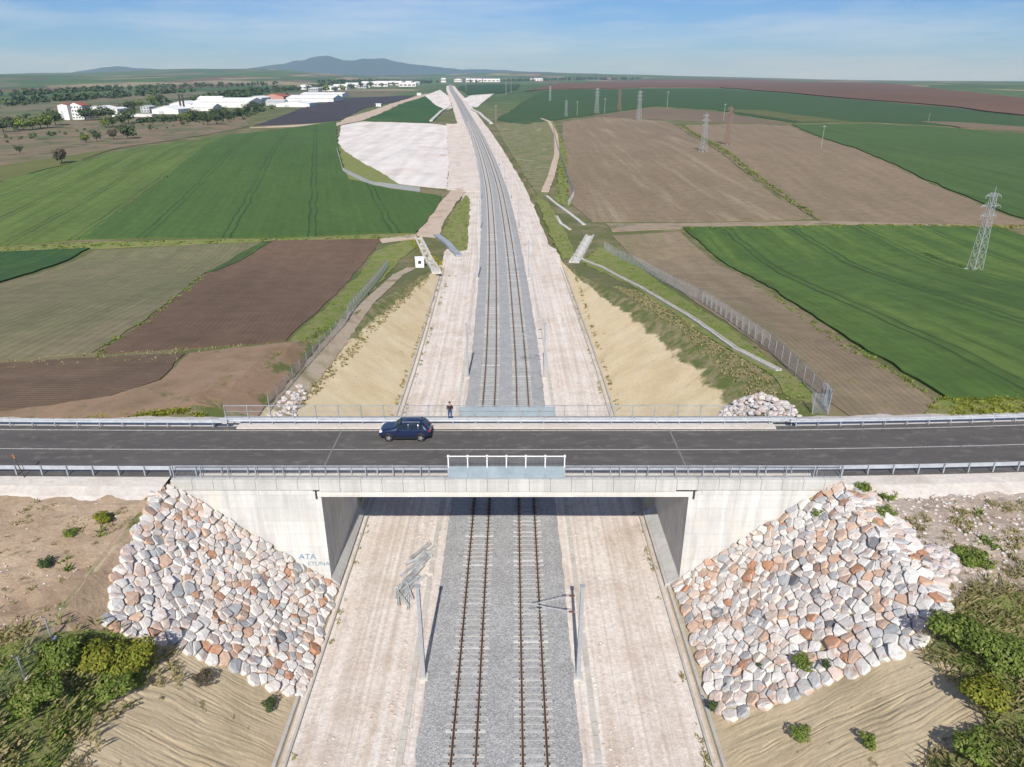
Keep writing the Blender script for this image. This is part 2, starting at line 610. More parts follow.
def fields():
    a_left = fdir((85, 238), (232, 136))
    m = field_mat('wheat_striped', (0.142, 0.205, 0.046), (0.112, 0.178, 0.040), a_left, 2.6, 0.15, 0.015, 15, (0.135, 0.180, 0.055), 0.5)
    sheet('wheat_field', XY([(-30, 190), (0, 183), (75, 163), (140, 148), (232, 135), (86, 239), (0, 247), (-30, 249)]), m, 7, 0.3, 'light green striped wheat field on the left hillside')
    m = field_mat('wheat_deep', DKGREEN, (0.078, 0.146, 0.032), a_left, 2.6, 0.15, 0.012, 22, None, 0.25)
    sheet('wheat_field', XY([(230, 135.4), (300, 127), (336, 122), (338, 145), (348, 180), (400, 191), (441, 197), (434, 213), (416, 233), (300, 237), (82, 239.6)]), m, 7, 0.35, 'large dark green wheat field left of the white spoil ground')
    a_row = fdir((95, 350), (262, 243))
    m = field_mat('stubble_rows', (0.245, 0.215, 0.12), (0.19, 0.19, 0.095), a_row, 1.3, 0.32, 0.02, 0, (0.25, 0.205, 0.13), 0.3)
    sheet('stubble_field', XY([(-30, 300), (0, 286), (95, 251), (262, 242), (205, 273), (140, 324), (92, 353), (0, 362), (-30, 363)]), m, 3.5, 0.06, 'pale stubble field with thin green rows left of the brown ploughland')
    m = field_mat('wheat_corner', DKGREEN, (0.03, 0.09, 0.03), a_row, 2.5, 0.2, 0.03)
    sheet('wheat_field', XY([(-30, 254), (0, 253), (90, 249), (0, 283), (-30, 295)]), m, 4, 0.3, 'small dark green wheat patch at the left edge of the picture')
    m = field_mat('grass_strip', (0.06, 0.12, 0.03), (0.09, 0.13, 0.04), a_row, 2.5, 0.3, 0.05)
    sheet('grass_strip', XY([(240, 254), (263, 242), (272, 242), (214, 272), (204, 274)]), m, 2, 0.2, 'narrow green grass strip between stubble and brown ploughland')
    m = field_mat('plough_left', BROWN, BROWN2, a_row, 0.7, 0.22, 0.03, 0, None, 0.25)
    sheet('ploughed_field', XY([(268, 241), (382, 239), (366, 260), (330, 300), (286, 341), (200, 348), (97, 355), (142, 325), (206, 274)]), m, 3, 0.08, 'dark brown ploughed field left of the railway cutting')
    m = field_mat('plough_near', (0.145, 0.097, 0.066), (0.185, 0.128, 0.084), 0.05, 0.6, 0.2, 0.06, 0, None, 0.25)
    sheet('ploughed_field', XY([(-40, 366), (95, 358), (185, 354), (160, 380), (110, 396), (50, 405), (-40, 417)]), m, 2, 0.08, 'dull brown ploughed strip just behind the road at left')
    m = ground_mat('bare_dirt', [(0.3, (0.24, 0.155, 0.095)), (0.5, (0.30, 0.205, 0.135)), (0.7, (0.21, 0.145, 0.085))], 0.12, 2.2, 0.3, spots=(0.22, 0.56, 0.64, (0.10, 0.115, 0.035)))
    sheet('bare_dirt', XY([(-60, 420), (50, 408), (112, 398), (162, 382), (190, 355), (285, 344), (318, 346), (300, 372), (272, 402), (258, 418), (100, 424), (-60, 426)]), m, 1.6, 0.22, 'bare orange brown dirt between ploughed strip and fence', rough_z=0.06)

    # right of the line
    a_r = fdir((700, 150), (812, 217))
    m = field_mat('fallow_big', (0.24, 0.18, 0.112), (0.275, 0.21, 0.135), a_r + 0.05, 1.4, 0.15, 0.012, 0, (0.34, 0.28, 0.19), 0.25)
    sheet('fallow_field', XY([(562, 122), (600, 117), (660, 121), (676, 126), (740, 170), (813, 219), (700, 222), (592, 222), (572, 205), (566, 175)]), m, 8, 0.08, 'large brown fallow field right of the tracks with a lattice pylon')
    m = field_mat('fallow_tan', (0.285, 0.215, 0.138), (0.25, 0.19, 0.12), a_r - 0.1, 1.4, 0.15, 0.012, 0, (0.26, 0.20, 0.135), 0.3)
    sheet('fallow_field', XY([(678, 126), (730, 124), (790, 126), (880, 160), (1010, 217), (1040, 226), (900, 224), (820, 221), (745, 172)]), m, 8, 0.08, 'tan fallow field at right below the long green slope')
    m = field_mat('fallow_top', (0.22, 0.165, 0.11), (0.19, 0.145, 0.095), 0.2, 4.0, 0.2, 0.01)
    sheet('fallow_field', XY([(590, 116), (654, 107.5), (715, 112), (788, 124), (728, 123), (664, 120)]), m, 10, 0.08, 'pale tan fallow strip behind the pylons near the horizon')
    a_k = fdir((690, 230), (940, 398))
    m = field_mat('stubble_near', (0.33, 0.255, 0.165), (0.27, 0.205, 0.13), a_k, 0.7, 0.35, 0.04, 0, (0.21, 0.20, 0.09), 0.35)
    sheet('stubble_field', XY([(612, 236), (679, 232), (760, 286), (860, 352), (943, 407), (905, 417), (850, 417), (826, 400), (740, 332), (655, 274)]), m, 2.2, 0.07, 'tan stubble strip between the right fence and green wheat')
    m = field_mat('wheat_near', (0.074, 0.142, 0.029), (0.104, 0.178, 0.034), a_k, 1.3, 0.2, 0.03, 19, (0.145, 0.21, 0.045), 0.55)
    sheet('wheat_field', XY([(682, 228), (860, 226), (1000, 228), (1060, 250), (1060, 402), (946, 399), (860, 347), (765, 285)]), m, 2.6, 0.28, 'bright green wheat field at the right of the road', rough_z=0.12)
    m = field_mat('wheat_slope', DKGREEN2, (0.082, 0.142, 0.036), a_r + 0.02, 3, 0.12, 0.008, 24, None, 0.35)
    sheet('wheat_field', XY([(792, 125), (870, 124), (960, 129), (1060, 137), (1060, 228), (1012, 216), (882, 159)]), m, 10, 0.3, 'green wheat slope at the upper right edge')
    m = field_mat('wheat_far', (0.046, 0.098, 0.030), (0.056, 0.108, 0.030), 0.1, 5, 0.15, 0.006, 0, None, 0.35)
    sheet('wheat_field', XY([(497, 120), (520, 104), (545, 91), (640, 89), (720, 89), (850, 100), (960, 109), (1070, 122), (1070, 134), (960, 127), (870, 122), (795, 123), (716, 110), (655, 106), (600, 114), (560, 120), (525, 125)]), m, 20, 0.3, 'wide dark green wheat field under the far brown slopes')
    m = field_mat('grass_yellow', (0.11, 0.13, 0.035), (0.15, 0.15, 0.05), 0.1, 5, 0.15, 0.02)
    sheet('grass_strip', XY([(722, 110), (765, 111), (852, 122.5), (800, 122)]), m, 12, 0.5, 'yellowish grass strip crossing the far green wheat')
    m = field_mat('fallow_strip', (0.2, 0.16, 0.09), (0.22, 0.17, 0.1), 0.1, 5, 0.15, 0.02)
    sheet('fallow_field', XY([(918, 122), (960, 123), (1070, 131), (1070, 135), (960, 128)]), m, 12, 0.6, 'pale thin fallow strip at the far right')
    m = field_mat('plough_far', (0.175, 0.100, 0.058), (0.14, 0.080, 0.047), 0.1, 6, 0.1, 0.002, 0, (0.21, 0.145, 0.09), 0.4)
    sheet('ploughed_field', XY([(525, 92), (560, 83.5), (640, 80.5), (760, 80), (860, 83), (960, 92), (1070, 104), (1070, 121), (960, 108), (850, 99), (720, 88), (640, 88), (545, 90)]), m, 70, 1.2, 'reddish brown ploughed slope along the right horizon')
    m = field_mat('wheat_beyond', (0.033, 0.080, 0.026), (0.038, 0.085, 0.026), 0.1, 5, 0.15, 0.006)
    sheet('wheat_field', XY([(458, 88), (472, 84.6), (520, 84.6), (516, 90), (496, 94), (470, 96)]), m, 25, 0.5, 'small far green wheat field right of the vanishing tracks')

    # left distance
    m = field_mat('slate_field', (0.055, 0.05, 0.058), (0.07, 0.062, 0.066), 0.6, 3, 0.15, 0.01, 0, None, 0.25)
    sheet('ploughed_field', XY([(254, 126), (300, 109), (345, 98.5), (414, 95.5), (402, 101), (365, 108), (338, 121), (300, 124)]), m, 12, 0.15, 'slate grey tilled field by the white factory roofs')
    m = field_mat('wheat_wedge', DKGREEN, (0.026, 0.088, 0.02), 0.6, 3, 0.15, 0.01, 0, None, 0.25)
    sheet('wheat_field', XY([(364, 121), (395, 106), (428, 95.5), (447, 107), (432, 123)]), m, 8, 0.3, 'green wheat wedge behind the white spoil ground')
    m = ground_mat('brown_lowland', [(0.25, (0.23, 0.15, 0.10)), (0.40, (0.15, 0.15, 0.075)), (0.52, (0.24, 0.175, 0.115)), (0.62, (0.12, 0.14, 0.06)), (0.78, (0.31, 0.24, 0.165))], 0.012, 0.3, 0.45, spots=(0.05, 0.55, 0.62, (0.07, 0.085, 0.04)))
    sheet('fallow_field', XY([(-40, 172), (-40, 128), (60, 122), (150, 114), (245, 117), (250, 126), (140, 145), (70, 157), (0, 168)]), m, 14, 0.1, 'brown scrubby lowland behind the left wheat hillside')
    m = ground_mat('yellow_meadow', [(0.3, (0.15, 0.155, 0.05)), (0.7, (0.11, 0.13, 0.04))], 0.03, 0.5, 0.3)
    sheet('meadow', XY([(-40, 190), (-40, 172), (0, 166), (70, 156), (120, 148), (76, 162), (0, 182)]), m, 6, 0.12, 'yellow green meadow along the top edge of the left wheat')
    m = ground_mat('grey_lowland', [(0.3, (0.13, 0.15, 0.075)), (0.45, (0.20, 0.17, 0.11)), (0.6, (0.10, 0.135, 0.055)), (0.75, (0.24, 0.21, 0.13))], 0.008, 0.2, 0.4, spots=(0.02, 0.54, 0.62, (0.06, 0.075, 0.04)))
    sheet('fallow_field', XY([(-60, 121), (-60, 108), (80, 98), (200, 92), (250, 92), (150, 103), (60, 116)]), m, 30, 0.3, 'grey brown plain behind the apartment block')
fields()

# white spoil ground, gravel tracks, ballast -------------------------------------------------
def spoil_mat():
    m, nt, b = new_mat('white_spoil', 0.95)
    k = NT(nt)
    p = k.pos()
    c = k.ramp(k.noise(p, 0.03, 5, 0.6), [(0.3, (0.62, 0.56, 0.51)), (0.5, (0.72, 0.68, 0.64)), (0.7, (0.60, 0.52, 0.46))])
    w = k.noise(k.scale(p, (0.16, 0.012, 0.0), 0.25), 1.0, 4, 0.6)
    c = k.mix(0.35, c, k.ramp(w, [(0.35, 0.5), (0.6, 1.0)]), 'MULTIPLY')
    c = k.mix(k.ramp(k.noise(p, 0.06, 4, 0.6), [(0.66, 0.0), (0.72, 0.5)]), c, (0.33, 0.25, 0.2))
    f = k.noise(p, 1.5, 6, 0.7)
    c = k.mix(0.2, c, k.ramp(f, [(0.3, 0.4), (0.7, 1.0)]), 'MULTIPLY')
    k.l(c, b.inputs['Base Color'])
    k.bump(f, 0.5, 0.1, b)
    return m
M_spoil = spoil_mat()

def path_mat():
    """pale crushed limestone with wheel tracks; UV x = metres from the line, y = metres along it"""
    m, nt, b = new_mat('limestone_track', 0.95)
    k = NT(nt)
    p, uv = k.pos(), k.uv()
    c = k.ramp(k.noise(p, 0.12, 6, 0.62), [(0.28, (0.52, 0.435, 0.35)), (0.40, (0.66, 0.575, 0.50)), (0.52, (0.73, 0.665, 0.60)), (0.62, (0.63, 0.55, 0.48)), (0.76, (0.66, 0.565, 0.46))])
    st = k.noise(k.scale(uv, (1.6, 0.035, 1.0)), 1.0, 5, 0.6, 0.3)
    c = k.mix(0.5, c, k.ramp(st, [(0.34, (0.66, 0.58, 0.52)), (0.6, (1.0, 1.0, 1.0))]), 'MULTIPLY')
    tw = k.noise(k.scale(uv, (3.4, 0.012, 1.0)), 1.0, 3, 0.5, 0.2)
    c = k.mix(k.math('MULTIPLY', k.ramp(tw, [(0.56, 0.0), (0.62, 1.0)]), 0.45), c, (0.47, 0.405, 0.34))
    c = k.mix(k.math('MULTIPLY', k.ramp(tw, [(0.36, 1.0), (0.42, 0.0)]), 0.5), c, (0.74, 0.70, 0.65))
    gr = k.noise(p, 0.9, 8, 0.8)
    c = k.mix(k.ramp(gr, [(0.56, 0.0), (0.66, 0.3)]), c, (0.48, 0.44, 0.40))
    blot = k.noise(k.scale(uv, (0.55, 0.16, 1.0)), 1.0, 6, 0.7)
    c = k.mix(k.ramp(blot, [(0.60, 0.0), (0.70, 0.55)]), c, (0.40, 0.335, 0.285))
    damp = k.noise(k.scale(uv, (0.4, 0.08, 1.0)), 1.3, 4, 0.6)
    c = k.mix(k.ramp(damp, [(0.63, 0.0), (0.69, 0.5)]), c, (0.45, 0.36, 0.24))
    f = k.noise(p, 3.0, 7, 0.75)
    c = k.mix(0.42, c, k.ramp(f, [(0.3, 0.35), (0.62, 1.0)]), 'MULTIPLY')
    k.l(c, b.inputs['Base Color'])
    k.bump(k.math('ADD', f, st), 0.9, 0.1, b)
    return m
M_path = path_mat()

def ballast_mat():
    m, nt, b = new_mat('ballast_stone', 0.9)
    k = NT(nt)
    p = k.pos()
    v = k.n('ShaderNodeTexVoronoi')
    v.inputs['Scale'].default_value = 13.0
    k.l(p, v.inputs['Vector'])
    g = k.sep(v.outputs['Color'])[0]
    c = k.ramp(g, [(0.0, (0.235, 0.235, 0.235)), (0.4, (0.325, 0.325, 0.325)), (0.75, (0.39, 0.39, 0.385)), (1.0, (0.50, 0.50, 0.49))])
    c = k.mix(0.4, c, k.ramp(k.noise(p, 0.5, 5, 0.6), [(0.3, 0.55), (0.7, 1.0)]), 'MULTIPLY')
    k.l(c, b.inputs['Base Color'])
    k.bump(v.outputs['Distance'], 0.6, 0.05, b)
    return m
M_ballast = ballast_mat()

def yrows(a, b, near=1.0):
    ys = [a]
    while ys[-1] < b:
        ys.append(ys[-1] + max(near, (ys[-1] - 60) * 0.03))
    return ys

def strip(name, y0, y1, prof, mat, label, kind='structure', bumpy=0.0, near=1.0, parent=None):
    """prof(y) -> list of (s, dz) across the line"""
    ys = yrows(y0, y1, near)
    V, F, U = [], [], []
    for y in ys:
        pr = prof(y)
        cx, z0 = centre(y), rise(y)
        for s, dz in pr:
            b = bumpy * (noise.noise((s * 0.9, y * 0.35, 0.7)) + 0.6 * noise.noise((s * 2.3, y * 1.1, 4.0))) if bumpy else 0
            V.append((cx + s, y, z0 + dz + b))
            U.append((s, y))
    n = len(prof(ys[0]))
    for a in range(len(ys) - 1):
        for i in range(n - 1):
            q = a * n + i
            F.append((q, q + 1, q + n + 1, q + n))
    o = mesh_obj(name, V, F, mat, parent, smooth=bool(bumpy), uvs=U)
    return set_props(o, label, kind=kind)

def wob(y, k, a=0.35):
    return a * noise.noise((y * 0.25, k, 1.0)) + a * 0.5 * noise.noise((y * 0.9, k, 6.0))

for side in (-1, 1):
    def prof(y, side=side):
        inner, outer = 4.9, TOE + 0.4 + (wob(y, side, 0.8) if y > 165 else 0)
        if y > 175:
            outer -= 1.5 if side > 0 else 2.0
        ss = np.linspace(inner, outer, 26)
        out = [(side * s, -0.46) for s in ss]
        return out if side > 0 else out[::-1]
    strip('service_track', -10, 2300, prof, M_path, 'pale limestone service track %s of the ballast' % ('right' if side > 0 else 'left'), bumpy=0.035, near=0.7)

def prof(y):
    e = wob(y * 3, 9, 0.22)
    f = wob(y * 3, 17, 0.22)
    return [(-5.45 + e, -0.52), (-4.55, -0.26), (-3.6, -0.215), (-0.7, -0.215), (0, -0.235), (0.7, -0.215), (3.6, -0.215), (4.55, -0.26), (5.3 + f, -0.52)]
strip('ballast_bed', -10, 2600, prof, M_ballast, 'grey crushed stone ballast bed under both railway tracks', near=1.0)

sheet('spoil_ground', XY([(338, 143), (341, 126), (362, 122), (431, 124), (447, 126), (449, 165), (447, 189), (425, 187), (398, 184), (380, 172), (362, 163), (345, 152)]), M_spoil, 5, 0.25, 'white levelled spoil ground left of the tracks', rough_z=0.25)
sheet('spoil_ground', XY([(425, 96), (440, 90), (449, 97), (452, 108), (446, 110), (436, 106)]), M_spoil, 8, 0.4, 'far white spoil patch left of the vanishing tracks')
sheet('spoil_ground', XY([(462, 100), (480, 92), (492, 90), (498, 91), (490, 97), (478, 107), (470, 107)]), M_spoil, 8, 0.4, 'far white spoil patch right of the vanishing tracks')
sheet('service_yard', XY([(446, 124), (463, 124), (468, 135), (475, 160), (480, 192), (466, 192), (447, 190), (449, 160)]), M_path, 3, 0.12, 'pinkish gravel yard between white spoil ground and tracks', rough_z=0.1)
M_dirt = ground_mat('track_dirt', [(0.3, (0.44, 0.34, 0.26)), (0.5, (0.52, 0.42, 0.33)), (0.7, (0.38, 0.29, 0.22))], 0.15, 2.0, 0.3)
sheet('access_track', XY([(417, 236), (420, 224), (436, 207), (450, 192), (462, 187), (468, 190), (456, 203), (444, 222), (438, 238)]), M_dirt, 2.5, 0.1, 'pinkish dirt access track climbing from culvert to service track', rough_z=0.1)
sheet('access_track', XY([(380, 239.5), (416, 235), (418, 239), (382, 243)]), M_dirt, 2.0, 0.15, 'thin dirt lane along the bottom of the left wheat')
sheet('access_track', XY([(605, 224), (700, 223.5), (816, 221.5), (930, 224.5), (1024, 226.5), (1024, 228), (900, 226), (780, 225.5), (680, 229), (612, 232)]), ground_mat('lane_soil', [(0.3, (0.24, 0.18, 0.125)), (0.5, (0.33, 0.26, 0.19)), (0.7, (0.15, 0.145, 0.07))], 0.1, 2.0, 0.35), 2.5, 0.15, 'dirt farm lane crossing between the right fields')
sheet('access_track', XY([(250, 128), (340, 123), (345, 119), (395, 103), (426, 94), (430, 95), (398, 106), (362, 121), (338, 126)]), M_dirt, 10, 0.3, 'pale dirt lane above the white spoil ground')

# ------------------------------------------------------------------ cutting slopes
def slope_mat(name, clay, g0, g1, green=(0.115, 0.145, 0.04), dry=(0.28, 0.235, 0.13), rill=0.0):
    """clay below, grass above; UV x = metres along the line, y = fraction of the slope's height"""
    m, nt, b = new_mat(name, 0.95)
    k = NT(nt)
    p, uv = k.pos(), k.uv()
    u, v = k.sep(uv)[0], k.sep(uv)[1]
    c = k.ramp(k.noise(p, 0.22, 6, 0.6), [(0.3, clay[0]), (0.5, clay[1]), (0.72, clay[2])])
    st = k.noise(k.scale(uv, (0.9, 1.2, 1.0)), 1.0, 5, 0.65, 0.4)
    c = k.mix(0.16, c, k.ramp(st, [(0.3, (0.62, 0.55, 0.45)), (0.62, (1.0, 1.0, 1.0))]), 'MULTIPLY')
    f = k.noise(p, 2.6, 7, 0.72)
    c = k.mix(0.25, c, k.ramp(f, [(0.3, 0.4), (0.65, 1.0)]), 'MULTIPLY')
    # odd tufts on the clay
    t = k.ramp(k.noise(p, 0.75, 4, 0.7), [(0.665, 0.0), (0.70, 1.0)])
    c = k.mix(k.math('MULTIPLY', t, 0.75), c, (0.13, 0.12, 0.05))
    gcol = k.mix(k.ramp(k.noise(p, 0.5, 5, 0.7), [(0.42, 0.0), (0.62, 1.0)]), green, dry)
    gcol = k.mix(0.4, gcol, k.ramp(k.noise(p, 3.0, 5, 0.75), [(0.3, 0.3), (0.7, 1.0)]), 'MULTIPLY')
    e = k.math('ADD', v, k.math('MULTIPLY', k.math('SUBTRACT', k.noise(p, 0.3, 6, 0.65), 0.5), 0.38))
    fac = k.ramp(e, [(g0, 0.0), (g1, 1.0)])
    c = k.mix(fac, c, gcol)
    k.l(c, b.inputs['Base Color'])
    k.bump(f, 0.6, 0.07, b)
    return m
CLAY = [(0.54, 0.43, 0.26), (0.61, 0.50, 0.315), (0.64, 0.54, 0.365)]
M_slope_far_l = slope_mat('clay_slope_left_far', CLAY, 0.70, 0.74)
M_slope_far_r = slope_mat('clay_slope_right_far', CLAY, 0.68, 0.72)
M_slope_near = slope_mat('clay_slope_near', [(0.39, 0.315, 0.20), (0.48, 0.39, 0.255), (0.53, 0.435, 0.295)], 0.95, 1.06)

def cut_slope(name, side, y0, y1, dy, nv, mat, label, rill):
    V, F, U = [], [], []
    ys = np.arange(y0, y1 + dy * 0.5, dy)
    for y in ys:
        cr = crest(y, side) + 0.35
        cx, z0 = centre(y), rise(y) - 0.5
        for j in range(nv + 1):
            t = j / nv
            s = TOE - 0.1 + (cr - TOE + 0.1) * t
            x = cx + side * s
            z = land(x, y) + 0.03
            up = (s - TOE)
            if rill:
                wy = y + 0.7 * noise.noise((up * 0.22, y * 0.3, side * 3.0)) + 0.16 * noise.noise((up * 1.1, y * 0.9, side * 5.0)) + 0.10 * up
                a = abs(noise.noise((wy * 2.6, up * 0.11, 2.0 + side)))
                a2 = abs(noise.noise((wy * 4.6, up * 0.24, 9.0 + side)))
                env = min(1, up / 1.5) * (1 - sstep(0.9, 1.0, t))
                dep = 0.55 + 0.9 * noise.noise((y * 0.5, up * 0.18, 12.0 + side))
                dz = rill * env * (max(dep, 0.1) * (min(a * 6.5, 1.0) - 1.0) + 0.5 * (min(a2 * 6.5, 1.0) - 1.0) + 0.12 * noise.noise((y * 7.0, up * 2.0, 4.0)))
                x += side * (-dz) * 0.5
                z += dz
            z += 0.10 * noise.noise((x * 0.5, y * 0.5, 1.1)) * min(1, up) * (1 - sstep(0.93, 1.0, t))
            V.append((x, y, z))
            U.append((y, t))
    n = nv + 1
    for a in range(len(ys) - 1):
        for i in range(nv):
            q = a * n + i
            F.append((q, q + 1, q + n + 1, q + n) if side > 0 else (q + 1, q, q + n, q + n + 1))
    o = mesh_obj(name, V, F, mat, smooth=True, uvs=U)
    return set_props(o, label, kind='structure')
WALL_Y0, WALL_Y1 = 46.55, 57.3
for side, nm in ((-1, 'left'), (1, 'right')):
    cut_slope('cutting_slope', side, 8, WALL_Y0 + 0.5, 0.05, 64, M_slope_near, 'rilled yellow clay cutting slope in front of the bridge at %s' % nm, 0.055)
    cut_slope('cutting_slope', side, WALL_Y1 - 0.5, 163, 0.8, 30, M_slope_far_l if side < 0 else M_slope_far_r, 'sandy clay cutting slope behind the bridge at %s' % nm, 0.0)

# soil on the shoulders of the cutting, camera side of the road
M_soil_l = ground_mat('brown_soil', [(0.28, (0.32, 0.225, 0.145)), (0.45, (0.43, 0.315, 0.21)), (0.62, (0.50, 0.38, 0.265)), (0.8, (0.39, 0.29, 0.19))], 0.2, 2.4, 0.4, 0.8, 0.15, spots=(1.1, 0.60, 0.70, (0.12, 0.10, 0.05)))
M_soil_r = ground_mat('stony_soil', [(0.25, (0.36, 0.275, 0.21)), (0.45, (0.46, 0.37, 0.29)), (0.6, (0.54, 0.45, 0.37)), (0.8, (0.42, 0.325, 0.25))], 0.25, 3.2, 0.45, 0.9, 0.15, spots=(0.9, 0.56, 0.70, (0.15, 0.125, 0.075)))
sheet('bare_soil', [(-80, 45.6), (-80, 0), (-26.0, 0), (-25.9, 30), (-25.9, 45.6)], M_soil_l, 0.9, 0.0, 'bare brown soil with weeds in front of the road at left', rough_z=0.2, far=0, skirt=False)
sheet('bare_soil', [(24.4, 45.6), (24.4, 20), (24.4, 0), (80, 0), (80, 46.4)], M_soil_r, 0.9, 0.0, 'pale stony soil in front of the road at right', rough_z=0.2, far=0, skirt=False)

sheet('bare_soil', XY([(60, 622), (100, 560), (140, 503), (160, 488), (150, 510), (134, 545), (116, 590), (108, 628), (85, 640)]), M_soil_l, 0.8, 0.1, 'bare soil strip along the outer edge of the left boulders', rough_z=0.08, far=0)

# ------------------------------------------------------------------ road
def road_y(x):
    """the road bends a little away from the camera at the right"""
    return 51.15 + (0.0011 * max(x - 14, 0) ** 2 if x > 14 else 0) + (0.00035 * max(-x - 20, 0) ** 2 if x < -20 else 0)
RZ = 10.0
def road_strip(name, a, b, z, mat, label=None, parent=None, x0=-150, x1=150, kind='structure', step=1.5, fn=None):
    xs = np.arange(x0, x1 + 0.01, step)
    V, F = [], []
    for x in xs:
        c = road_y(x)
        zz = fn(x) if fn else z
        V += [(x, c + a, zz), (x, c + b, zz)]
    for i in range(len(xs) - 1):
        F.append((2 * i, 2 * i + 2, 2 * i + 3, 2 * i + 1))
    o = mesh_obj(name, V, F, mat, parent)
    if parent is None:
        set_props(o, label, kind=kind)
    return o
def asphalt_mat():
    m, nt, b = new_mat('asphalt', 0.85)
    k = NT(nt)
    p = k.pos()
    c = k.ramp(k.noise(k.scale(p, (0.12, 0.8, 1)), 1.0, 5, 0.6), [(0.3, (0.080, 0.075, 0.071)), (0.7, (0.112, 0.103, 0.096))])
    sp = k.ramp(k.noise(k.scale(p, (0.55, 1.1, 1)), 1.1, 5, 0.75), [(0.52, 0.0), (0.70, 1.0)])
    c = k.mix(k.math('MULTIPLY', sp, 0.75), c, (0.20, 0.185, 0.165))
    ty = k.math('SUBTRACT', k.sep(p)[1], 51.15)
    wheel = k.ramp(k.math('ABSOLUTE', k.math('SUBTRACT', k.math('ABSOLUTE', k.math('SUBTRACT', k.math('ABSOLUTE', ty), 1.7)), 0.8)), [(0.0, 1.0), (0.5, 0.0)])
    c = k.mix(k.math('MULTIPLY', wheel, 0.25), c, (0.095, 0.088, 0.082))
    f = k.noise(p, 9, 5, 0.8)
    c = k.mix(0.3, c, k.ramp(f, [(0.3, 0.5), (0.7, 1.0)]), 'MULTIPLY')
    k.l(c, b.inputs['Base Color'])
    k.bump(f, 0.3, 0.02, b)
    return m
M_asphalt = asphalt_mat()
M_paint = flat_mat('road_paint', (0.55, 0.53, 0.49), 0.7, var=0.45, scale=6)
M_joint = flat_mat('joint_seal', (0.20, 0.19, 0.185), 0.7)
road = road_strip('road', -4.35, 4.25, RZ, M_asphalt, 'dark asphalt two lane road crossing the bridge')
road_strip('centre_line', -0.06, 0.06, RZ + 0.006, M_paint, parent=road)
road_strip('edge_line', 3.38, 3.52, RZ + 0.006, M_paint, parent=road)
road_strip('edge_line', -3.52, -3.38, RZ + 0.006, M_paint, parent=road)
for jx in (-14.9, 13.8):
    k = MB()
    k.box(jx - 0.06, jx + 0.06, 51.15 - 4.3, 51.15 + 4.2, RZ + 0.0, RZ + 0.012)
    k.build('expansion_joint', M_joint, road)
M_verge = ground_mat('gravel_verge', [(0.3, (0.52, 0.46, 0.40)), (0.5, (0.62, 0.575, 0.52)), (0.7, (0.56, 0.49, 0.43))], 0.25, 3.0, 0.35, 0.6, 0.08)
def verge(side):
    V, F = [], []
    xs = list(np.arange(-150, 150.1, 0.6))
    prof = {-1: [(-3.9, -0.02), (-4.9, -0.05), (-5.6, -0.08), (-6.6, -0.35), (-7.6, -0.75)], 1: [(3.9, -0.02), (5.0, -0.05), (5.8, -0.08), (6.8, -0.35), (7.8, -0.8)]}[side]
    for x in xs:
        for i, (d, dz) in enumerate(prof):
            w = (wob(x, 3 + i + side, 0.5) if i >= 3 else 0)
            V.append((x, road_y(x) + d + w, RZ + dz + (0.08 * noise.noise((x * 0.8, d, 3)) if i > 1 else 0)))
    n = len(prof)
    for a in range(len(xs) - 1):
        xm = (xs[a] + xs[a + 1]) / 2
        if -26.4 < xm < 25.4:
            continue
        for i in range(n - 1):
            q = a * n + i
            F.append((q, q + 1, q + n + 1, q + n))
    o = mesh_obj('gravel_verge', V, F, M_verge)
    set_props(o, 'white gravel verge along the %s edge of the road' % ('near' if side < 0 else 'far'), kind='structure')
verge(-1)
verge(1)

# ------------------------------------------------------------------ bridge
def concrete_mat(name, base, stain=0.35, warm=None):
    m, nt, b = new_mat(name, 0.85)
    k = NT(nt)
    p = k.pos()
    c = k.ramp(k.noise(p, 0.35, 6, 0.6), [(0.3, tuple(q * 0.84 for q in base)), (0.65, base)])
    run = k.noise(k.scale(p, (1.6, 1.6, 0.10)), 1.0, 5, 0.65)
    c = k.mix(stain, c, k.ramp(run, [(0.32, (0.50, 0.49, 0.46)), (0.58, (1, 1, 1))]), 'MULTIPLY')
    z = k.sep(p)[2]
    lift = k.math('ABSOLUTE', k.math('SUBTRACT', k.math('MODULO', k.math('ADD', z, 10.0), 2.4), 1.2))
    c = k.mix(k.math('MULTIPLY', k.ramp(lift, [(0.0, 1.0), (0.06, 0.0)]), 0.16), c, (0.3, 0.29, 0.27))
    c = k.mix(0.14, c, k.ramp(k.noise(p, 4.0, 6, 0.7), [(0.3, 0.4), (0.7, 1.0)]), 'MULTIPLY')
    br = k.n('ShaderNodeTexBrick')
    br.offset = 0.0
    br.inputs['Scale'].default_value = 1.0
    br.inputs['Brick Width'].default_value = 2.44
    br.inputs['Row Height'].default_value = 1.22
    br.inputs['Mortar Size'].default_value = 0.018
    br.inputs['Color1'].default_value = (1, 1, 1, 1)
    br.inputs['Color2'].default_value = (0.84, 0.84, 0.83, 1)
    br.inputs['Mortar'].default_value = (0.62, 0.61, 0.59, 1)
    cb = k.n('ShaderNodeCombineXYZ')
    sx = k.sep(p)
    k.l(k.math('ADD', sx[0], sx[1]), cb.inputs[0])
    k.l(sx[2], cb.inputs[1])
    k.l(cb.outputs[0], br.inputs['Vector'])
    c = k.mix(0.6, c, br.outputs['Color'], 'MULTIPLY')
    if warm:
        c = k.mix(k.ramp(k.noise(k.scale(p, (1, 1, 0.3)), 0.8, 4), [(0.55, 0.0), (0.7, 0.5)]), c, warm)
    k.l(c, b.inputs['Base Color'])
    k.bump(k.noise(p, 4.0, 6, 0.7), 0.25, 0.02, b)
    return m
M_conc = concrete_mat('wall_concrete', (0.66, 0.655, 0.63), 0.45, (0.60, 0.55, 0.47))
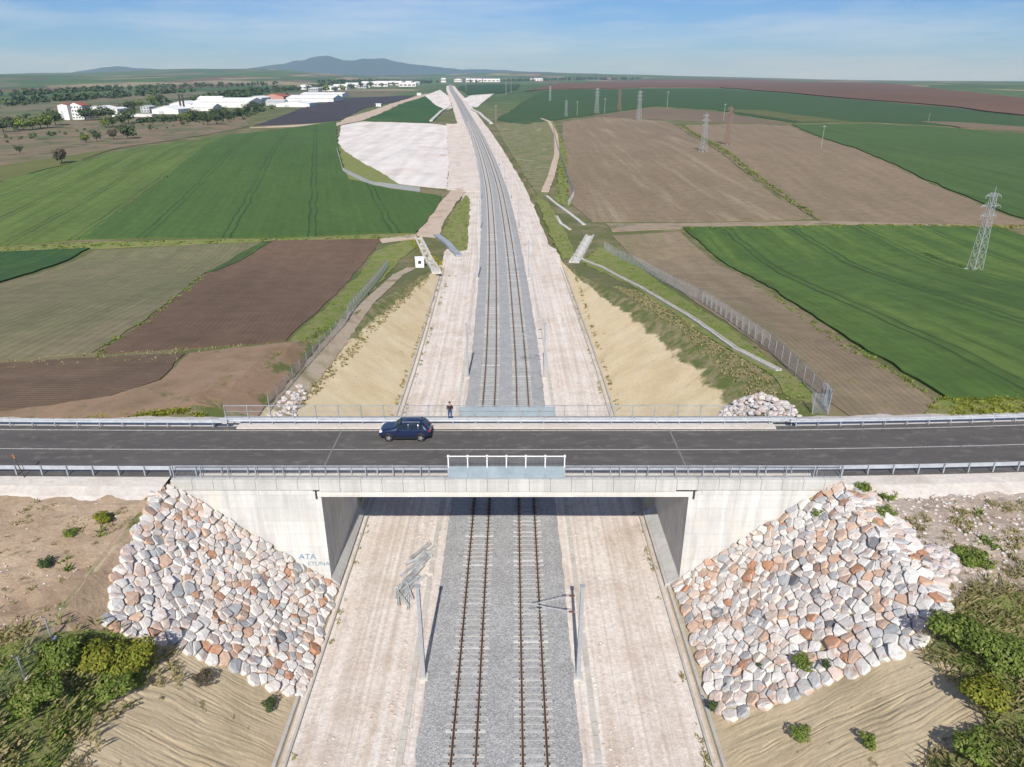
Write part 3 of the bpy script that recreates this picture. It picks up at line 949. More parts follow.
M_conc2 = concrete_mat('cornice_concrete', (0.55, 0.54, 0.51), 0.3)
M_conc3 = concrete_mat('girder_concrete', (0.68, 0.66, 0.61), 0.2)
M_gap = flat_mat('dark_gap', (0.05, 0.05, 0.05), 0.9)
M_galv = flat_mat('galvanised_steel', (0.50, 0.53, 0.56), 0.5, 0.25, var=0.2, scale=2.0)
M_galv2 = flat_mat('weathered_galvanised_steel', (0.40, 0.43, 0.46), 0.6, 0.2, var=0.3, scale=1.5)
XL, XR = -14.85, 13.75                     # inner faces of the abutments
bridge = empty('road_bridge', (-0.5, 51.9, 0), label='pale concrete road bridge carrying the asphalt road over the railway', cat='bridge')
def bpart(k, name, mat, parent=bridge, **kw):
    o = k.build(name, mat, parent, **kw)
    o.matrix_parent_inverse = Matrix.Translation(-parent.location) if parent is bridge else Matrix.Identity(4)
    return o
for side, xi, xo in ((-1, XL, -26.9), (1, XR, 26.0)):
    k = MB()
    a, b = sorted((xi, xo))
    k.box(a, b, WALL_Y0 + 0.9, WALL_Y1 - 0.9, -1.5, 9.75)
    ab = bpart(k, 'abutment', M_conc)
    ab['label'] = 'abutment block at the %s end of the bridge' % ('left' if side < 0 else 'right')
    for y0, y1 in ((WALL_Y0, WALL_Y0 + 0.9), (WALL_Y1 - 0.9, WALL_Y1)):
        k = MB()
        k.box(a + (0.004 if side > 0 else 0), b - (0.004 if side < 0 else 0), y0, y1 - 0.002, -1.5, 9.46)
        k.box(min(xo, xi + side * 1.0), max(xo, xi + side * 1.0), y0 - (0.06 if y0 == WALL_Y0 else -0.06), y1 - (0.06 if y0 == WALL_Y0 else -0.06), 8.55, 9.44)
        bpart(k, 'wing_wall', M_conc)
for xa, xb in ((XL + 0.003, centre(50) - TOE + 0.1), (centre(50) + TOE - 0.1, XR - 0.003)):
    k = MB()
    k.prism([(min(xa, xb), -1.0), (max(xa, xb), -1.0), (max(xa, xb), 0.55 if xa > 0 else -0.12), (min(xa, xb), -0.12 if xa > 0 else 0.55)], 'y', WALL_Y0 + 0.01, WALL_Y1 - 0.01)
    bpart(k, 'footing', M_conc2)
# deck and girder
k = MB()
k.box(XL + 0.05, XR - 0.05, WALL_Y0 + 0.35, WALL_Y1 - 0.35, 8.75, 9.72)
k.box(XL - 0.25, XR + 0.25, WALL_Y0 - 0.12, WALL_Y0 + 0.5, 8.42, 8.86)
k.box(XL - 0.25, XR + 0.25, WALL_Y1 - 0.5, WALL_Y1 + 0.12, 8.42, 8.86)
bpart(k, 'deck', M_conc3)
k = MB()
for gy in np.arange(WALL_Y0 + 1.2, WALL_Y1 - 0.8, 1.3):
    k.box(XL + 0.1, XR - 0.1, gy, gy + 0.5, 8.3, 8.76)
bpart(k, 'beam', M_conc2)
k = MB()
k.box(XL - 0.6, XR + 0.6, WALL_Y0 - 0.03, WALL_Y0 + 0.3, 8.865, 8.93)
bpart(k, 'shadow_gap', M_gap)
# cornice panels
for y0, y1 in ((WALL_Y0 - 0.22, WALL_Y0 + 0.42), (WALL_Y1 - 0.42, WALL_Y1 + 0.22)):
    x = -26.2
    while x < 25.4:
        w = min(1.62, 25.5 - x)
        k = MB()
        k.box(x + 0.012, x + w - 0.012, y0, y1, 8.94 if XL - 0.4 < x < XR + 0.4 - w else 9.10, 9.98)
        bpart(k, 'cornice_panel', M_conc2)
        x += 1.62
# walkway slabs and kerbs
for y0, y1, nm in ((WALL_Y0 + 0.425, 51.15 - 4.0, 'near'), (51.15 + 3.75, WALL_Y1 - 0.425, 'far')):
    k = MB()
    k.box(-24.2, 23.2, y0, y1, 9.6, 10.13)
    bpart(k, 'walkway', M_verge)
# bearings / drainage outlet at the girder ends
for xx in (XL - 0.42, XR + 0.30):
    k = MB()
    k.box(xx, xx + 0.14, WALL_Y0 - 0.1, WALL_Y0 + 0.1, 8.2, 9.2)
    bpart(k, 'joint_cover', M_gap)
# graffiti on the left wing wall
M_spray = flat_mat('blue_spray_paint', (0.18, 0.36, 0.58), 0.8, var=0.6, scale=5)
M_spray2 = flat_mat('teal_spray_paint', (0.28, 0.50, 0.56), 0.8, var=0.6, scale=5)
def graffiti(txt, x, z, size, mat, shear=0.0):
    cu = bpy.data.curves.new('graffiti', 'FONT')
    cu.body = txt
    cu.size = size
    cu.shear = shear
    cu.extrude = 0.004
    cu.materials.append(mat)
    tmp = bpy.data.objects.new('graffiti', cu)
    COL.objects.link(tmp)
    me = bpy.data.meshes.new_from_object(tmp.evaluated_get(bpy.context.evaluated_depsgraph_get()))
    bpy.data.objects.remove(tmp)
    bpy.data.curves.remove(cu)
    o = link('graffiti', me, bridge)
    o.matrix_parent_inverse = Matrix.Translation(-bridge.location)
    o.location = (x, WALL_Y0 - 0.008, z)
    o.rotation_euler = (math.pi / 2, 0, 0)
    return o
graffiti('ATA', -17.3, 2.45, 0.72, M_spray, 0.12)
graffiti('ETUNA', -16.65, 1.8, 0.56, M_spray2)

# ------------------------------------------------------------------ railings, guard rails, screens on the road
def w_beam(x0, x1, fy, z, face, fz=None):
    """corrugated guard rail swept along the road"""
    prof = [(0.0, -0.16), (0.05, -0.12), (0.05, -0.05), (0.0, 0.0), (0.05, 0.05), (0.05, 0.12), (0.0, 0.16), (-0.06, 0.165), (-0.06, -0.165)]
    xs = np.arange(x0, x1 + 0.01, 1.0)
    V, F = [], []
    n = len(prof)
    for x in xs:
        V += [(x, fy(x) + face * d, z + h) for d, h in prof]
    for a in range(len(xs) - 1):
        for i in range(n):
            q, r = a * n + i, a * n + (i + 1) % n
            F.append((q, r, r + n, q + n))
    return V, F
def guard_rail(side, x0, x1, off, label, spacing=2.0):
    o = empty('guard_rail', ((x0 + x1) / 2, road_y(0) + off, RZ), label=label, cat='guard rail')
    inv = Matrix.Translation(-o.location)
    fy = lambda x: road_y(x) + off
    V, F = w_beam(x0, x1, fy, RZ + 0.62, -side)
    b = mesh_obj('beam', V, F, M_galv, o)
    b.matrix_parent_inverse = inv
    k = MB()
    for q in (-1, 1):
        pass
    # top tube of the beam
    k = MB()
    k.box(-0.05, 0.05, -0.04, 0.04, -0.25, 0.80)
    k.box(-0.055, 0.055, -0.12 if side > 0 else 0.04, -0.04 if side > 0 else 0.12, 0.50, 0.74)
    first = None
    x = x0 + 0.6
    while x < x1:
        if first is None:
            first = k.build('post', M_galv2, o)
            c = first
        else:
            c = link('post', first.data, o)
        c.matrix_parent_inverse = inv
        c.location = (x, fy(x) + side * 0.14, RZ)
        x += spacing
    return o
guard_rail(-1, -95, 95, -4.05, 'galvanised steel guard rail along the near edge of the road')
guard_rail(1, -95, -24.8, 3.98, 'galvanised guard rail on the far road edge left of the bridge')
guard_rail(1, -25.8, 26.0, 4.25, 'galvanised guard rail along the far edge of the bridge deck')
guard_rail(1, 24.5, 95, 3.98, 'galvanised guard rail on the far road edge right of the bridge')

def railing(y, x0, x1, label, bars, gap=None, h=1.1, z=9.98):
    o = empty('pedestrian_railing', ((x0 + x1) / 2, y, z), label=label, cat='railing')
    inv = Matrix.Translation(-o.location)
    bay = 2.06
    n = int(round((x1 - x0) / bay))
    bay = (x1 - x0) / n
    kp = MB()
    kp.box(-0.035, 0.035, -0.05, 0.05, 0, h + 0.02)
    kb = MB()
    kb.box(0.04, bay - 0.04, -0.025, 0.025, h - 0.06, h)
    kb.box(0.04, bay - 0.04, -0.02, 0.02, 0.12, 0.16)
    if bars:
        q = 0.14
        while q < bay - 0.05:
            kb.box(q - 0.007, q + 0.007, -0.007, 0.007, 0.16, h - 0.06)
            q += 0.125
    else:
        q = 0.10
        while q < bay - 0.05:
            kb.box(q - 0.004, q + 0.004, -0.004, 0.004, 0.16, h - 0.06)
            q += 0.10
        kb.box(0.04, bay - 0.04, -0.015, 0.015, h * 0.5, h * 0.5 + 0.025)
    post = panel = None
    for i in range(n + 1):
        x = x0 + i * bay
        if gap and gap[0] - 0.3 < x < gap[1] + 0.3 - bay * 0:
            if gap[0] < x + bay and x < gap[1]:
                pass
        if post is None:
            c = post = kp.build('post', M_galv2, o)
        else:
            c = link('post', post.data, o)
        c.matrix_parent_inverse = inv
        c.location = (x, y, z)
        if i < n:
            if panel is None:
                d = panel = kb.build('rail_panel', M_galv2, o)
            else:
                d = link('rail_panel', panel.data, o)
            d.matrix_parent_inverse = inv
            d.location = (x, y, z)
    return o
railing(WALL_Y0 + 0.1, -26.0, -4.9, 'barred steel railing on the near bridge edge left of the screen', True)
railing(WALL_Y0 + 0.1, 4.05, 25.3, 'barred steel railing on the near bridge edge right of the screen', True)
railing(WALL_Y1 - 0.1, -26.0, 25.3, 'light steel railing along the far bridge edge', False, h=1.25)

def screen_mat():
    m, nt, b = new_mat('perforated_screen', 0.5, 0.25)
    k = NT(nt)
    p = k.pos()
    c = k.ramp(k.noise(p, 0.9, 4, 0.6), [(0.3, (0.26, 0.33, 0.37)), (0.7, (0.36, 0.43, 0.47))])
    k.l(c, b.inputs['Base Color'])
    return m
M_screen = screen_mat()
M_white = flat_mat('white_steel', (0.78, 0.78, 0.78), 0.5, var=0.1)
def screen(y, x0, x1, nb, face, label, low=False):
    """safety screen over the overhead line: sheet below, open frame above"""
    o = empty('safety_screen', ((x0 + x1) / 2, y, 9.98), label=label, cat='safety screen')
    inv = Matrix.Translation(-o.location)
    w = (x1 - x0) / nb
    z0 = 9.98
    ks = MB()
    ks.box(0.045, w - 0.045, -0.012, 0.012, 0.05, 1.05)
    for i in range(4):
        ks.box(0.045 + 0.01, w - 0.055, -0.022, -0.0125, 0.12 + i * 0.3, 0.135 + i * 0.3)
    km = MB()
    q = 0.1
    while q < w - 0.06:
        km.box(q - 0.004, q + 0.004, -0.004, 0.004, 1.05, 1.92)
        q += 0.1
    q = 1.15
    while q < 1.9:
        km.box(0.05, w - 0.05, -0.003, 0.003, q - 0.004, q + 0.004)
        q += 0.1
    kp = MB()
    kp.box(-0.04, 0.04, -0.05, 0.05, 0.98, 1.98)
    kp.box(-0.08, 0.08, -0.09, 0.09, 1.93, 2.03)
    kf = MB()
    kf.box(-0.042, 0.042, -0.03, 0.03, 0, 1.12 if low else 0.98)
    kt = MB()
    kt.box(0.085, w - 0.085, -0.03, 0.03, 1.93, 1.99)
    protos = {}
    def put(name, kk, mat, x):
        if name not in protos:
            c = protos[name] = kk.build(name, mat, o)
        else:
            c = link(name, protos[name].data, o)
        c.matrix_parent_inverse = inv
        c.location = (x, y, z0)
    for i in range(nb + 1):
        x = x0 + i * w
        put('post', kf, M_galv2, x)
        if not low:
            put('upper_post', kp, M_white, x)
        if i < nb:
            put('sheet_panel', ks, M_screen, x)
            if not low:
                put('wire_mesh', km, M_galv2, x)
                put('top_rail', kt, M_white, x)
screen(WALL_Y0 + 0.02, -4.85, 4.0, 6, -1, 'blue grey safety screen with white posts on the near bridge edge')
screen(WALL_Y1 - 0.02, -4.75, 3.85, 6, 1, 'low blue grey safety screen on the far bridge edge', low=True)

# ------------------------------------------------------------------ railway tracks
M_rail = flat_mat('rusty_rail', (0.125, 0.070, 0.045), 0.7, 0.2, var=0.4, scale=2)
def sleeper_mat():
    m, nt, b = new_mat('sleeper_concrete', 0.9)
    k = NT(nt)
    r = k.n('ShaderNodeObjectInfo').outputs['Random']
    c = k.ramp(r, [(0.0, (0.34, 0.335, 0.325)), (0.6, (0.42, 0.415, 0.40)), (0.9, (0.48, 0.47, 0.45)), (1.0, (0.58, 0.57, 0.55))])
    c = k.mix(0.45, c, k.ramp(k.noise(k.pos(), 2.5, 5, 0.7), [(0.3, 0.35), (0.65, 1.0)]), 'MULTIPLY')
    k.l(c, b.inputs['Base Color'])
    return m
M_sleeper = sleeper_mat()
def sleeper_geo(k, x=0, y=0, z=0, ang=0.0):
    ca, sa = math.cos(ang), math.sin(ang)
    # trapezoid ends raised, slimmer middle
    prof = [(-1.3, 0.13, -0.19), (-1.28, 0.11, -0.155), (-0.45, 0.10, -0.185), (0.45, 0.10, -0.185), (1.28, 0.11, -0.155), (1.3, 0.13, -0.19)]
    vs = []
    for sx, hw, hz in prof:
        for sy, zz in ((-hw - 0.03, -0.36), (-hw, hz), (hw, hz), (hw + 0.03, -0.36)):
            vs.append((x + sx * ca - sy * sa, y + sx * sa + sy * ca, z + zz))
    fs = []
    for i in range(5):
        for j in range(3):
            a = i * 4 + j
            fs.append((a, a + 1, a + 5, a + 4))
    fs += [(0, 1, 2, 3), (23, 22, 21, 20)]
    k.add(vs, fs, 0)
    for g in (-0.7525, 0.7525):
        for e in (-0.14, 0.14):
            px, py = x + (g + e) * ca, y + (g + e) * sa
            k.box(px - 0.045, px + 0.045, py - 0.05, py + 0.05, z - 0.17, z - 0.12, 1)
def track(off, label):
    o = empty('railway_track', (centre(30) + off, 10, 0), label=label, cat='railway track')
    inv = Matrix.Translation(-o.location)
    ys = yrows(4, 2300, 2.0)
    for g in (-0.7525, 0.7525):
        prof = [(-0.07, -0.17), (-0.07, -0.15), (-0.012, -0.12), (-0.012, -0.05), (-0.036, -0.04), (-0.036, 0.0), (0.036, 0.0), (0.036, -0.04), (0.012, -0.05), (0.012, -0.12), (0.07, -0.15), (0.07, -0.17)]
        V, F = [], []
        n = len(prof)
        for y in ys:
            V += [(centre(y) + off + g + a, y, rise(y) + b) for a, b in prof]
        for a in range(len(ys) - 1):
            for i in range(n):
                q, r = a * n + i, a * n + (i + 1) % n
                F.append((q, r, r + n, q + n))
        r = mesh_obj('rail', V, F, M_rail, o)
        r.matrix_parent_inverse = inv
    k = MB()
    sleeper_geo(k)
    proto = k.build('sleeper', None, o, mats=[M_sleeper, M_rail])
    y, n = 24.0, 0
    rest = MB()
    while y < 700:
        ang = math.atan((centre(y + 1) - centre(y - 1)) / 2)
        if n < 290:
            c = proto if n == 0 else link('sleeper', proto.data, o)
            c.matrix_parent_inverse = inv
            c.location = (centre(y) + off + random.uniform(-.01, .01), y, random.uniform(-0.008, 0.008))
            c.rotation_euler = (0, 0, -ang)
        else:
            sleeper_geo(rest, centre(y) + off, y, rise(y), -ang)
        y += 0.6
        n += 1
    r = rest.build('distant_sleepers', None, o, mats=[M_sleeper, M_rail])
    r['kind'] = 'stuff'
    r.matrix_parent_inverse = inv
track(-2.2, 'left of the two railway tracks, brown rails on concrete sleepers')
track(2.2, 'right of the two railway tracks, brown rails on concrete sleepers')

# cable troughs, drains
M_trough = concrete_mat('trough_concrete', (0.56, 0.53, 0.48), 0.4)
for side, nm in ((-1, 'left'), (1, 'right')):
    k = MB()
    y = 5.0
    while y < 150:
        s = side * 6.15
        j = random.uniform(-.025, .025)
        a, b = centre(y) + s + j, centre(y + 1) + s + j
        k.add([(a - .2, y, -.6), (a + .2, y, -.6), (b + .2, y + .92, -.6), (b - .2, y + .92, -.6), (a - .2, y, -.38 + j), (a + .2, y, -.38 + j), (b + .2, y + .92, -.38 + j), (b - .2, y + .92, -.38 + j)],
              [(4, 5, 6, 7), (0, 1, 5, 4), (1, 2, 6, 5), (2, 3, 7, 6), (3, 0, 4, 7)])
        y += 1.0 if random.random() > 0.05 else 1.3
    o = k.build('cable_trough', M_trough)
    set_props(o, 'row of concrete cable trough lids right beside the ballast at %s' % nm, 'cable trough')
    o['kind'] = 'thing'
M_drain = concrete_mat('drain_concrete', (0.50, 0.475, 0.43), 0.4, (0.42, 0.36, 0.25))
for side, nm in ((-1, 'left'), (1, 'right')):
    # U-shaped drain at the toe of the slope
    prof = [(TOE - 0.55, -0.7), (TOE - 0.55, -0.26), (TOE - 0.40, -0.25), (TOE - 0.30, -0.55), (TOE - 0.02, -0.55), (TOE + 0.08, -0.22), (TOE + 0.30, -0.2), (TOE + 0.30, -0.8)]
    ys = np.arange(5, 156, 2.0)
    V, F = [], []
    n = len(prof)
    for y in ys:
        for s, z in prof:
            V.append((centre(y) + side * s, y, z + 0.02 * noise.noise((y, s, 1))))
    for a in range(len(ys) - 1):
        for i in range(n - 1):
            q = a * n + i
            F.append((q, q + 1, q + n + 1, q + n))
    o = mesh_obj('drain_channel', V, F, M_drain)
    set_props(o, 'concrete drain channel along the foot of the %s cutting slope' % nm, 'drain channel')

# ------------------------------------------------------------------ masts
M_mast = flat_mat('mast_steel', (0.42, 0.44, 0.46), 0.5, 0.3, var=0.15)
M_insul = flat_mat('brown_insulator', (0.16, 0.07, 0.05), 0.35)
M_foot = concrete_mat('footing_concrete', (0.58, 0.56, 0.52), 0.3)
def mast(x, y, z, side, arm, label):
    o = empty('overhead_line_mast', (x, y, z), label=label, cat='mast', group='masts along the railway')
    k = MB()
    k.box(-0.32, 0.32, -0.32, 0.32, -0.6, 0.22)
    k.build('footing', M_foot, o)
    k = MB()
    h = 8.0
    for f in (-1, 1):     # tapering H section: two flanges and a web
        k.prism([(-0.15, 0.2), (0.15, 0.2), (0.11, h), (-0.11, h)], 'y', f * 0.14 - 0.012, f * 0.14 + 0.012)
    k.prism([(-0.02, 0.2), (0.02, 0.2), (0.02, h), (-0.02, h)], 'y', -0.128, 0.128)
    k.build('pole', M_mast, o)
    k = MB()
    k.box(-0.16, 0.16, -0.18, 0.18, h - 0.02, h + 0.10)
    k.build('cap', M_mast, o)
    if arm:
        d = -side
        k = MB()
        tip = (d * 3.3, 0, 6.55)
        k.bar((d * 0.16, 0, 7.35), (d * 0.5, 0, 7.30), 0.03, 6)
        k.bar((d * 0.85, 0, 7.24), tip, 0.03, 6)
        k.bar((d * 0.85, 0, 5.95), tip, 0.035, 6)
        k.bar((d * 0.16, 0, 5.9), (d * 0.5, 0, 5.92), 0.03, 6)
        k.bar(tip, (d * 3.75, 0, 6.62), 0.025, 6)
        k.bar((d * 1.9, 0, 6.2), (d * 3.6, 0, 6.02), 0.022, 6)
        k.bar((d * 3.3, 0, 6.55), (d * 3.25, 0, 6.05), 0.015, 5)
        k.bar((d * 3.5, 0, 6.0), (d * 2.6, 0, 5.8), 0.018, 5)
        k.build('cantilever', M_mast, o)
        for za, zb in ((7.30, 7.24), (5.92, 5.95)):
            k = MB()
            for q in range(4):
                t0, t1 = q / 4 + 0.04, q / 4 + 0.18
                xa = 0.5 + 0.35 * t0
                xb = 0.5 + 0.35 * t1
                k.bar((d * xa, 0, za), (d * xb, 0, zb), 0.07, 8)
            k.build('insulator', M_insul, o)
    return o
ORD = ['first', 'second', 'third', 'fourth', 'fifth', 'sixth', 'seventh', 'eighth', 'ninth', 'tenth', 'eleventh', 'twelfth', 'thirteenth', 'fourteenth']
for i in range(11):
    y = 37.0 + 54.4 * i
    for side, nm in ((-1, 'left'), (1, 'right')):
        where = 'steel overhead line mast in front of the bridge at the %s of the tracks' % nm if i == 0 else '%s steel mast beyond the bridge along the %s side of the tracks' % (ORD[i - 1], nm)
        mast(centre(y) + side * 5.42, y, rise(y) - 0.5, side, side > 0, where)

# ------------------------------------------------------------------ riprap
def stone_mat(name, island):
    m, nt, b = new_mat(name, 0.85)
    k = NT(nt)
    p = k.pos()
    r = k.n('ShaderNodeNewGeometry').outputs['Random Per Island'] if island else k.n('ShaderNodeObjectInfo').outputs['Random']
    base = k.ramp(r, [(0.0, (0.68, 0.65, 0.61)), (0.15, (0.60, 0.565, 0.53)), (0.30, (0.72, 0.685, 0.64)), (0.44, (0.62, 0.51, 0.44)), (0.54, (0.66, 0.605, 0.555)), (0.68, (0.46, 0.46, 0.455)), (0.74, (0.55, 0.39, 0.29)), (0.82, (0.66, 0.62, 0.575)), (0.89, (0.37, 0.38, 0.385)), (0.92, (0.47, 0.25, 0.15)), (0.965, (0.54, 0.36, 0.26)), (0.985, (0.18, 0.185, 0.20))], 'CONSTANT')
    tint = k.ramp(k.math('FRACT', k.math('MULTIPLY', r, 7.31)), [(0.0, (0.54, 0.30, 0.19)), (0.3, (0.66, 0.62, 0.57)), (0.6, (0.44, 0.43, 0.42)), (0.78, (0.58, 0.42, 0.33))], 'CONSTANT')
    c = k.mix(k.ramp(k.noise(p, 1.5, 5, 0.65), [(0.50, 0.0), (0.64, 0.7)]), base, tint)
    f = k.noise(p, 4.5, 6, 0.75)
    c = k.mix(0.32, c, k.ramp(f, [(0.3, 0.35), (0.65, 1.0)]), 'MULTIPLY')
    k.l(c, b.inputs['Base Color'])
    k.bump(f, 0.7, 0.06, b)
    return m
M_stone = stone_mat('riprap_stone', False)
M_stone_i = stone_mat('small_riprap_stone', True)
M_rubble = island_mat('rubble_stone', [(0.0, (0.58, 0.55, 0.52)), (0.35, (0.55, 0.46, 0.42)), (0.6, (0.62, 0.59, 0.56)), (0.8, (0.45, 0.44, 0.43)), (1.0, (0.52, 0.36, 0.28))], noise_amt=0.3, nscale=3)

def clip(poly, nx, ny, c):
    """keep the side nx*x + ny*y <= c"""
    out = []
    for i in range(len(poly)):
        a, b = poly[i], poly[(i + 1) % len(poly)]
        da, db = nx * a[0] + ny * a[1] - c, nx * b[0] + ny * b[1] - c
        if da <= 0:
            out.append(a)
        if da * db < 0:
            t = da / (da - db)
            out.append((a[0] + (b[0] - a[0]) * t, a[1] + (b[1] - a[1]) * t))
    return out

def in_poly(poly, x, y):
    c = False
    j = len(poly) - 1
    for i in range(len(poly)):
        if (poly[i][1] > y) != (poly[j][1] > y) and x < (poly[j][0] - poly[i][0]) * (y - poly[i][1]) / (poly[j][1] - poly[i][1]) + poly[i][0]:
            c = not c
        j = i
    return c

def riprap(side, px, label, target, seed):
    rng = random.Random(seed)
    K = math.sqrt(1 + 1 / 1.44)
    poly = []
    for a, b in px:
        q = P(a, b)
        poly.append((q.y if q.y < 44.6 else 46.95, (abs(q.x - centre(q.y)) - TOE) * K))
    xs, ys = [p[0] for p in poly], [p[1] for p in poly]
    area = 0.5 * abs(sum(poly[i][0] * poly[(i + 1) % len(poly)][1] - poly[(i + 1) % len(poly)][0] * poly[i][1] for i in range(len(poly))))
    sp = math.sqrt(area / target)
    # dart throwing with mixed spacing, then one relaxing step
    pts, tries = [], 0
    while tries < 30000 and len(pts) < target * 1.15:
        tries += 1
        x, y = rng.uniform(min(xs), max(xs)), rng.uniform(min(ys), max(ys))
        if not in_poly(poly, x, y):
            continue
        r = sp * rng.choice((0.55, 0.66, 0.78, 0.9, 1.12))
        if all((x - q[0]) ** 2 + (y - q[1]) ** 2 > ((r + q[2]) / 2) ** 2 for q in pts):
            pts.append((x, y, r))
    root = empty('riprap_slope', (centre(40) + side * TOE, 40, -0.5), label=label, cat='stone slope')
    inv = Matrix.Translation(-root.location)
    rest = MB()
    order = sorted(range(len(pts)), key=lambda i: -pts[i][2])
    keep = set(order[:300])
    for i, (x, y, r) in enumerate(pts):
        R0 = sp * 0.85
        cell = [(x + R0 * math.cos(t), y + R0 * math.sin(t)) for t in [2 * math.pi * (q + 0.3) / 8 for q in range(8)]]
        for j, (u, v, rr) in enumerate(pts):
            if j != i and abs(u - x) < 3 and abs(v - y) < 3:
                dx, dy = u - x, v - y
                d = math.hypot(dx, dy)
                w = 0.5 * d + 0.25 * (r - rr)
                nx, ny = dx / d, dy / d
                cell = clip(cell, nx, ny, nx * x + ny * y + w)
        cell = clip(cell, 1, 0, WALL_Y0 - 0.1)
        # drop corners that nearly coincide
        cl = []
        for p in cell:
            if not cl or math.hypot(p[0] - cl[-1][0], p[1] - cl[-1][1]) > 0.13:
                cl.append(p)
        if len(cl) > 3 and math.hypot(cl[0][0] - cl[-1][0], cl[0][1] - cl[-1][1]) < 0.13:
            cl.pop()
        if len(cl) < 4:
            continue
        mx_ = sum(p[0] for p in cl) / len(cl)
        my_ = sum(p[1] for p in cl) / len(cl)
        # cut the corners so that the stones are not honeycomb
        rr_ = []
        n = len(cl)
        for q in range(n):
            a, b, c = cl[q - 1], cl[q], cl[(q + 1) % n]
            f = rng.uniform(0.03, 0.18)
            rr_.append((b[0] + (a[0] - b[0]) * f, b[1] + (a[1] - b[1]) * f))
            rr_.append((b[0] + (c[0] - b[0]) * f, b[1] + (c[1] - b[1]) * f))
        n = len(rr_)
        hgt = rng.uniform(0.17, 0.36)
        tx, ty = rng.uniform(-.3, .3), rng.uniform(-.3, .3)
        loc = []
        for sc, h in ((rng.uniform(0.95, 1.0), -0.25), (rng.uniform(0.94, 0.99), hgt * 0.55), (rng.uniform(0.78, 0.92), hgt)):
            ring = []
            for (a, b) in rr_:
                jx = rng.uniform(-.03, .03)
                a2, b2 = (a - mx_) * sc + jx, (b - my_) * sc + rng.uniform(-.03, .03)
                hh = h + (a2 * tx + b2 * ty + rng.uniform(-.03, .03) if h > 0 else 0)
                ring.append((a2, b2, hh))
            loc.append(ring)
        # local frame on the slope
        def wpt(yy, L):
            s = TOE + L / K
            xx = centre(yy) + side * s
            return Vector((xx, yy, land(xx, yy)))
        o0 = wpt(mx_, my_)
        e1 = (wpt(mx_ + 0.3, my_) - wpt(mx_ - 0.3, my_)).normalized()
        e2 = (wpt(mx_, my_ + 0.4) - wpt(mx_, my_ - 0.4)).normalized()
        e3 = e1.cross(e2)
        if e3.z < 0:
            e3 = -e3
        V = [o0 + e1 * a + e2 * b + e3 * h for ring in loc for a, b, h in ring]
        V.append(o0 + e3 * (hgt + 0.03))
        F = []
        for lv in (0, 1):
            for q in range(n):
                F.append((lv * n + q, lv * n + (q + 1) % n, (lv + 1) * n + (q + 1) % n, (lv + 1) * n + q))
        for q in range(n):
            F.append((2 * n + q, 2 * n + (q + 1) % n, 3 * n))
        if i in keep:
            k = MB()
            k.add([v - o0 for v in V], F)
            st = k.build('stone', M_stone, root)
            st.matrix_parent_inverse = inv
            st.location = o0
        else:
            rest.add(V, F)
    if rest.v:
        o = rest.build('small_stones', M_stone_i, root)
        o.matrix_parent_inverse = inv
        o['kind'] = 'stuff'
riprap(-1, [(334, 591), (318, 640), (299, 693), (262, 684), (225, 664), (170, 645), (104, 624), (118, 575), (138, 528), (156, 489), (185, 500), (260, 545)], 'slope of white, pink and grey boulders below the left wing wall', 420, 5)
riprap(1, [(680, 592), (700, 650), (722, 719), (770, 702), (840, 676), (905, 655), (940, 622), (948, 596), (915, 540), (884, 508), (850, 490), (800, 520), (740, 556)], 'slope of white, orange and grey boulders below the right wing wall', 490, 8)

def rock_geo(k, c, r, rng, flat=0.7):
    """rough angular lump"""
    vs, n = [], 6
    for lv, (zz, sc) in enumerate(((-0.3, 0.9), (0.25, 1.0), (0.75, 0.55))):
        for q in range(n):
            t = 2 * math.pi * (q + rng.uniform(-.25, .25) + 0.3 * lv) / n
            f = r * sc * rng.uniform(0.75, 1.15)
            vs.append((c[0] + f * math.cos(t), c[1] + f * math.sin(t), c[2] + r * flat * zz + rng.uniform(-.08, .08) * r))
    vs.append((c[0], c[1], c[2] + r * flat * 0.9))
    fs = []
    for lv in (0, 1):
        for q in range(n):
            fs.append((lv * n + q, lv * n + (q + 1) % n, (lv + 1) * n + (q + 1) % n, (lv + 1) * n + q))
    for q in range(n):
        fs.append((2 * n + q, 2 * n + (q + 1) % n, 3 * n))
    k.add(vs, fs)
def rubble(px_poly, n, r0, r1, heap, label, seed, kind='stuff'):
    rng = random.Random(seed)
    poly = XY(px_poly)
    xs, ys = [p[0] for p in poly], [p[1] for p in poly]
    cx, cy = sum(xs) / len(xs), sum(ys) / len(ys)
    k = MB()
    m = 0
    for _ in range(n * 30):
        if m >= n:
            break
        x, y = rng.uniform(min(xs), max(xs)), rng.uniform(min(ys), max(ys))
        if not in_poly(poly, x, y):
            continue
        e = max(0, 1 - max(abs(x - cx) / (max(xs) - cx + .01), abs(y - cy) / (max(ys) - cy + .01)))
        rock_geo(k, (x, y, land(x, y) + heap * e * rng.uniform(0.4, 1)), rng.uniform(r0, r1), rng)
        m += 1
    o = k.build('rubble', M_rubble)
    set_props(o, label, 'rubble', kind=kind)
rubble([(715, 417), (735, 402), (762, 397), (790, 403), (800, 417)], 170, 0.22, 0.5, 1.1, 'heap of pale broken stones behind the right end of the bridge', 3)
rubble([(266, 417), (285, 395), (298, 385), (308, 390), (296, 417)], 90, 0.12, 0.4, 0.3, 'loose white stones beside the left fence behind the bridge', 4)
rubble([(925, 545), (948, 545), (962, 560), (950, 585), (935, 575)], 60, 0.2, 0.42, 0.3, 'small heap of white stones above the right boulder slope', 6)
rubble([(868, 480), (1024, 484), (1024, 660), (985, 650), (945, 590), (900, 520)], 520, 0.05, 0.17, 0.0, 'scattered pale stones on the stony soil at right', 7)
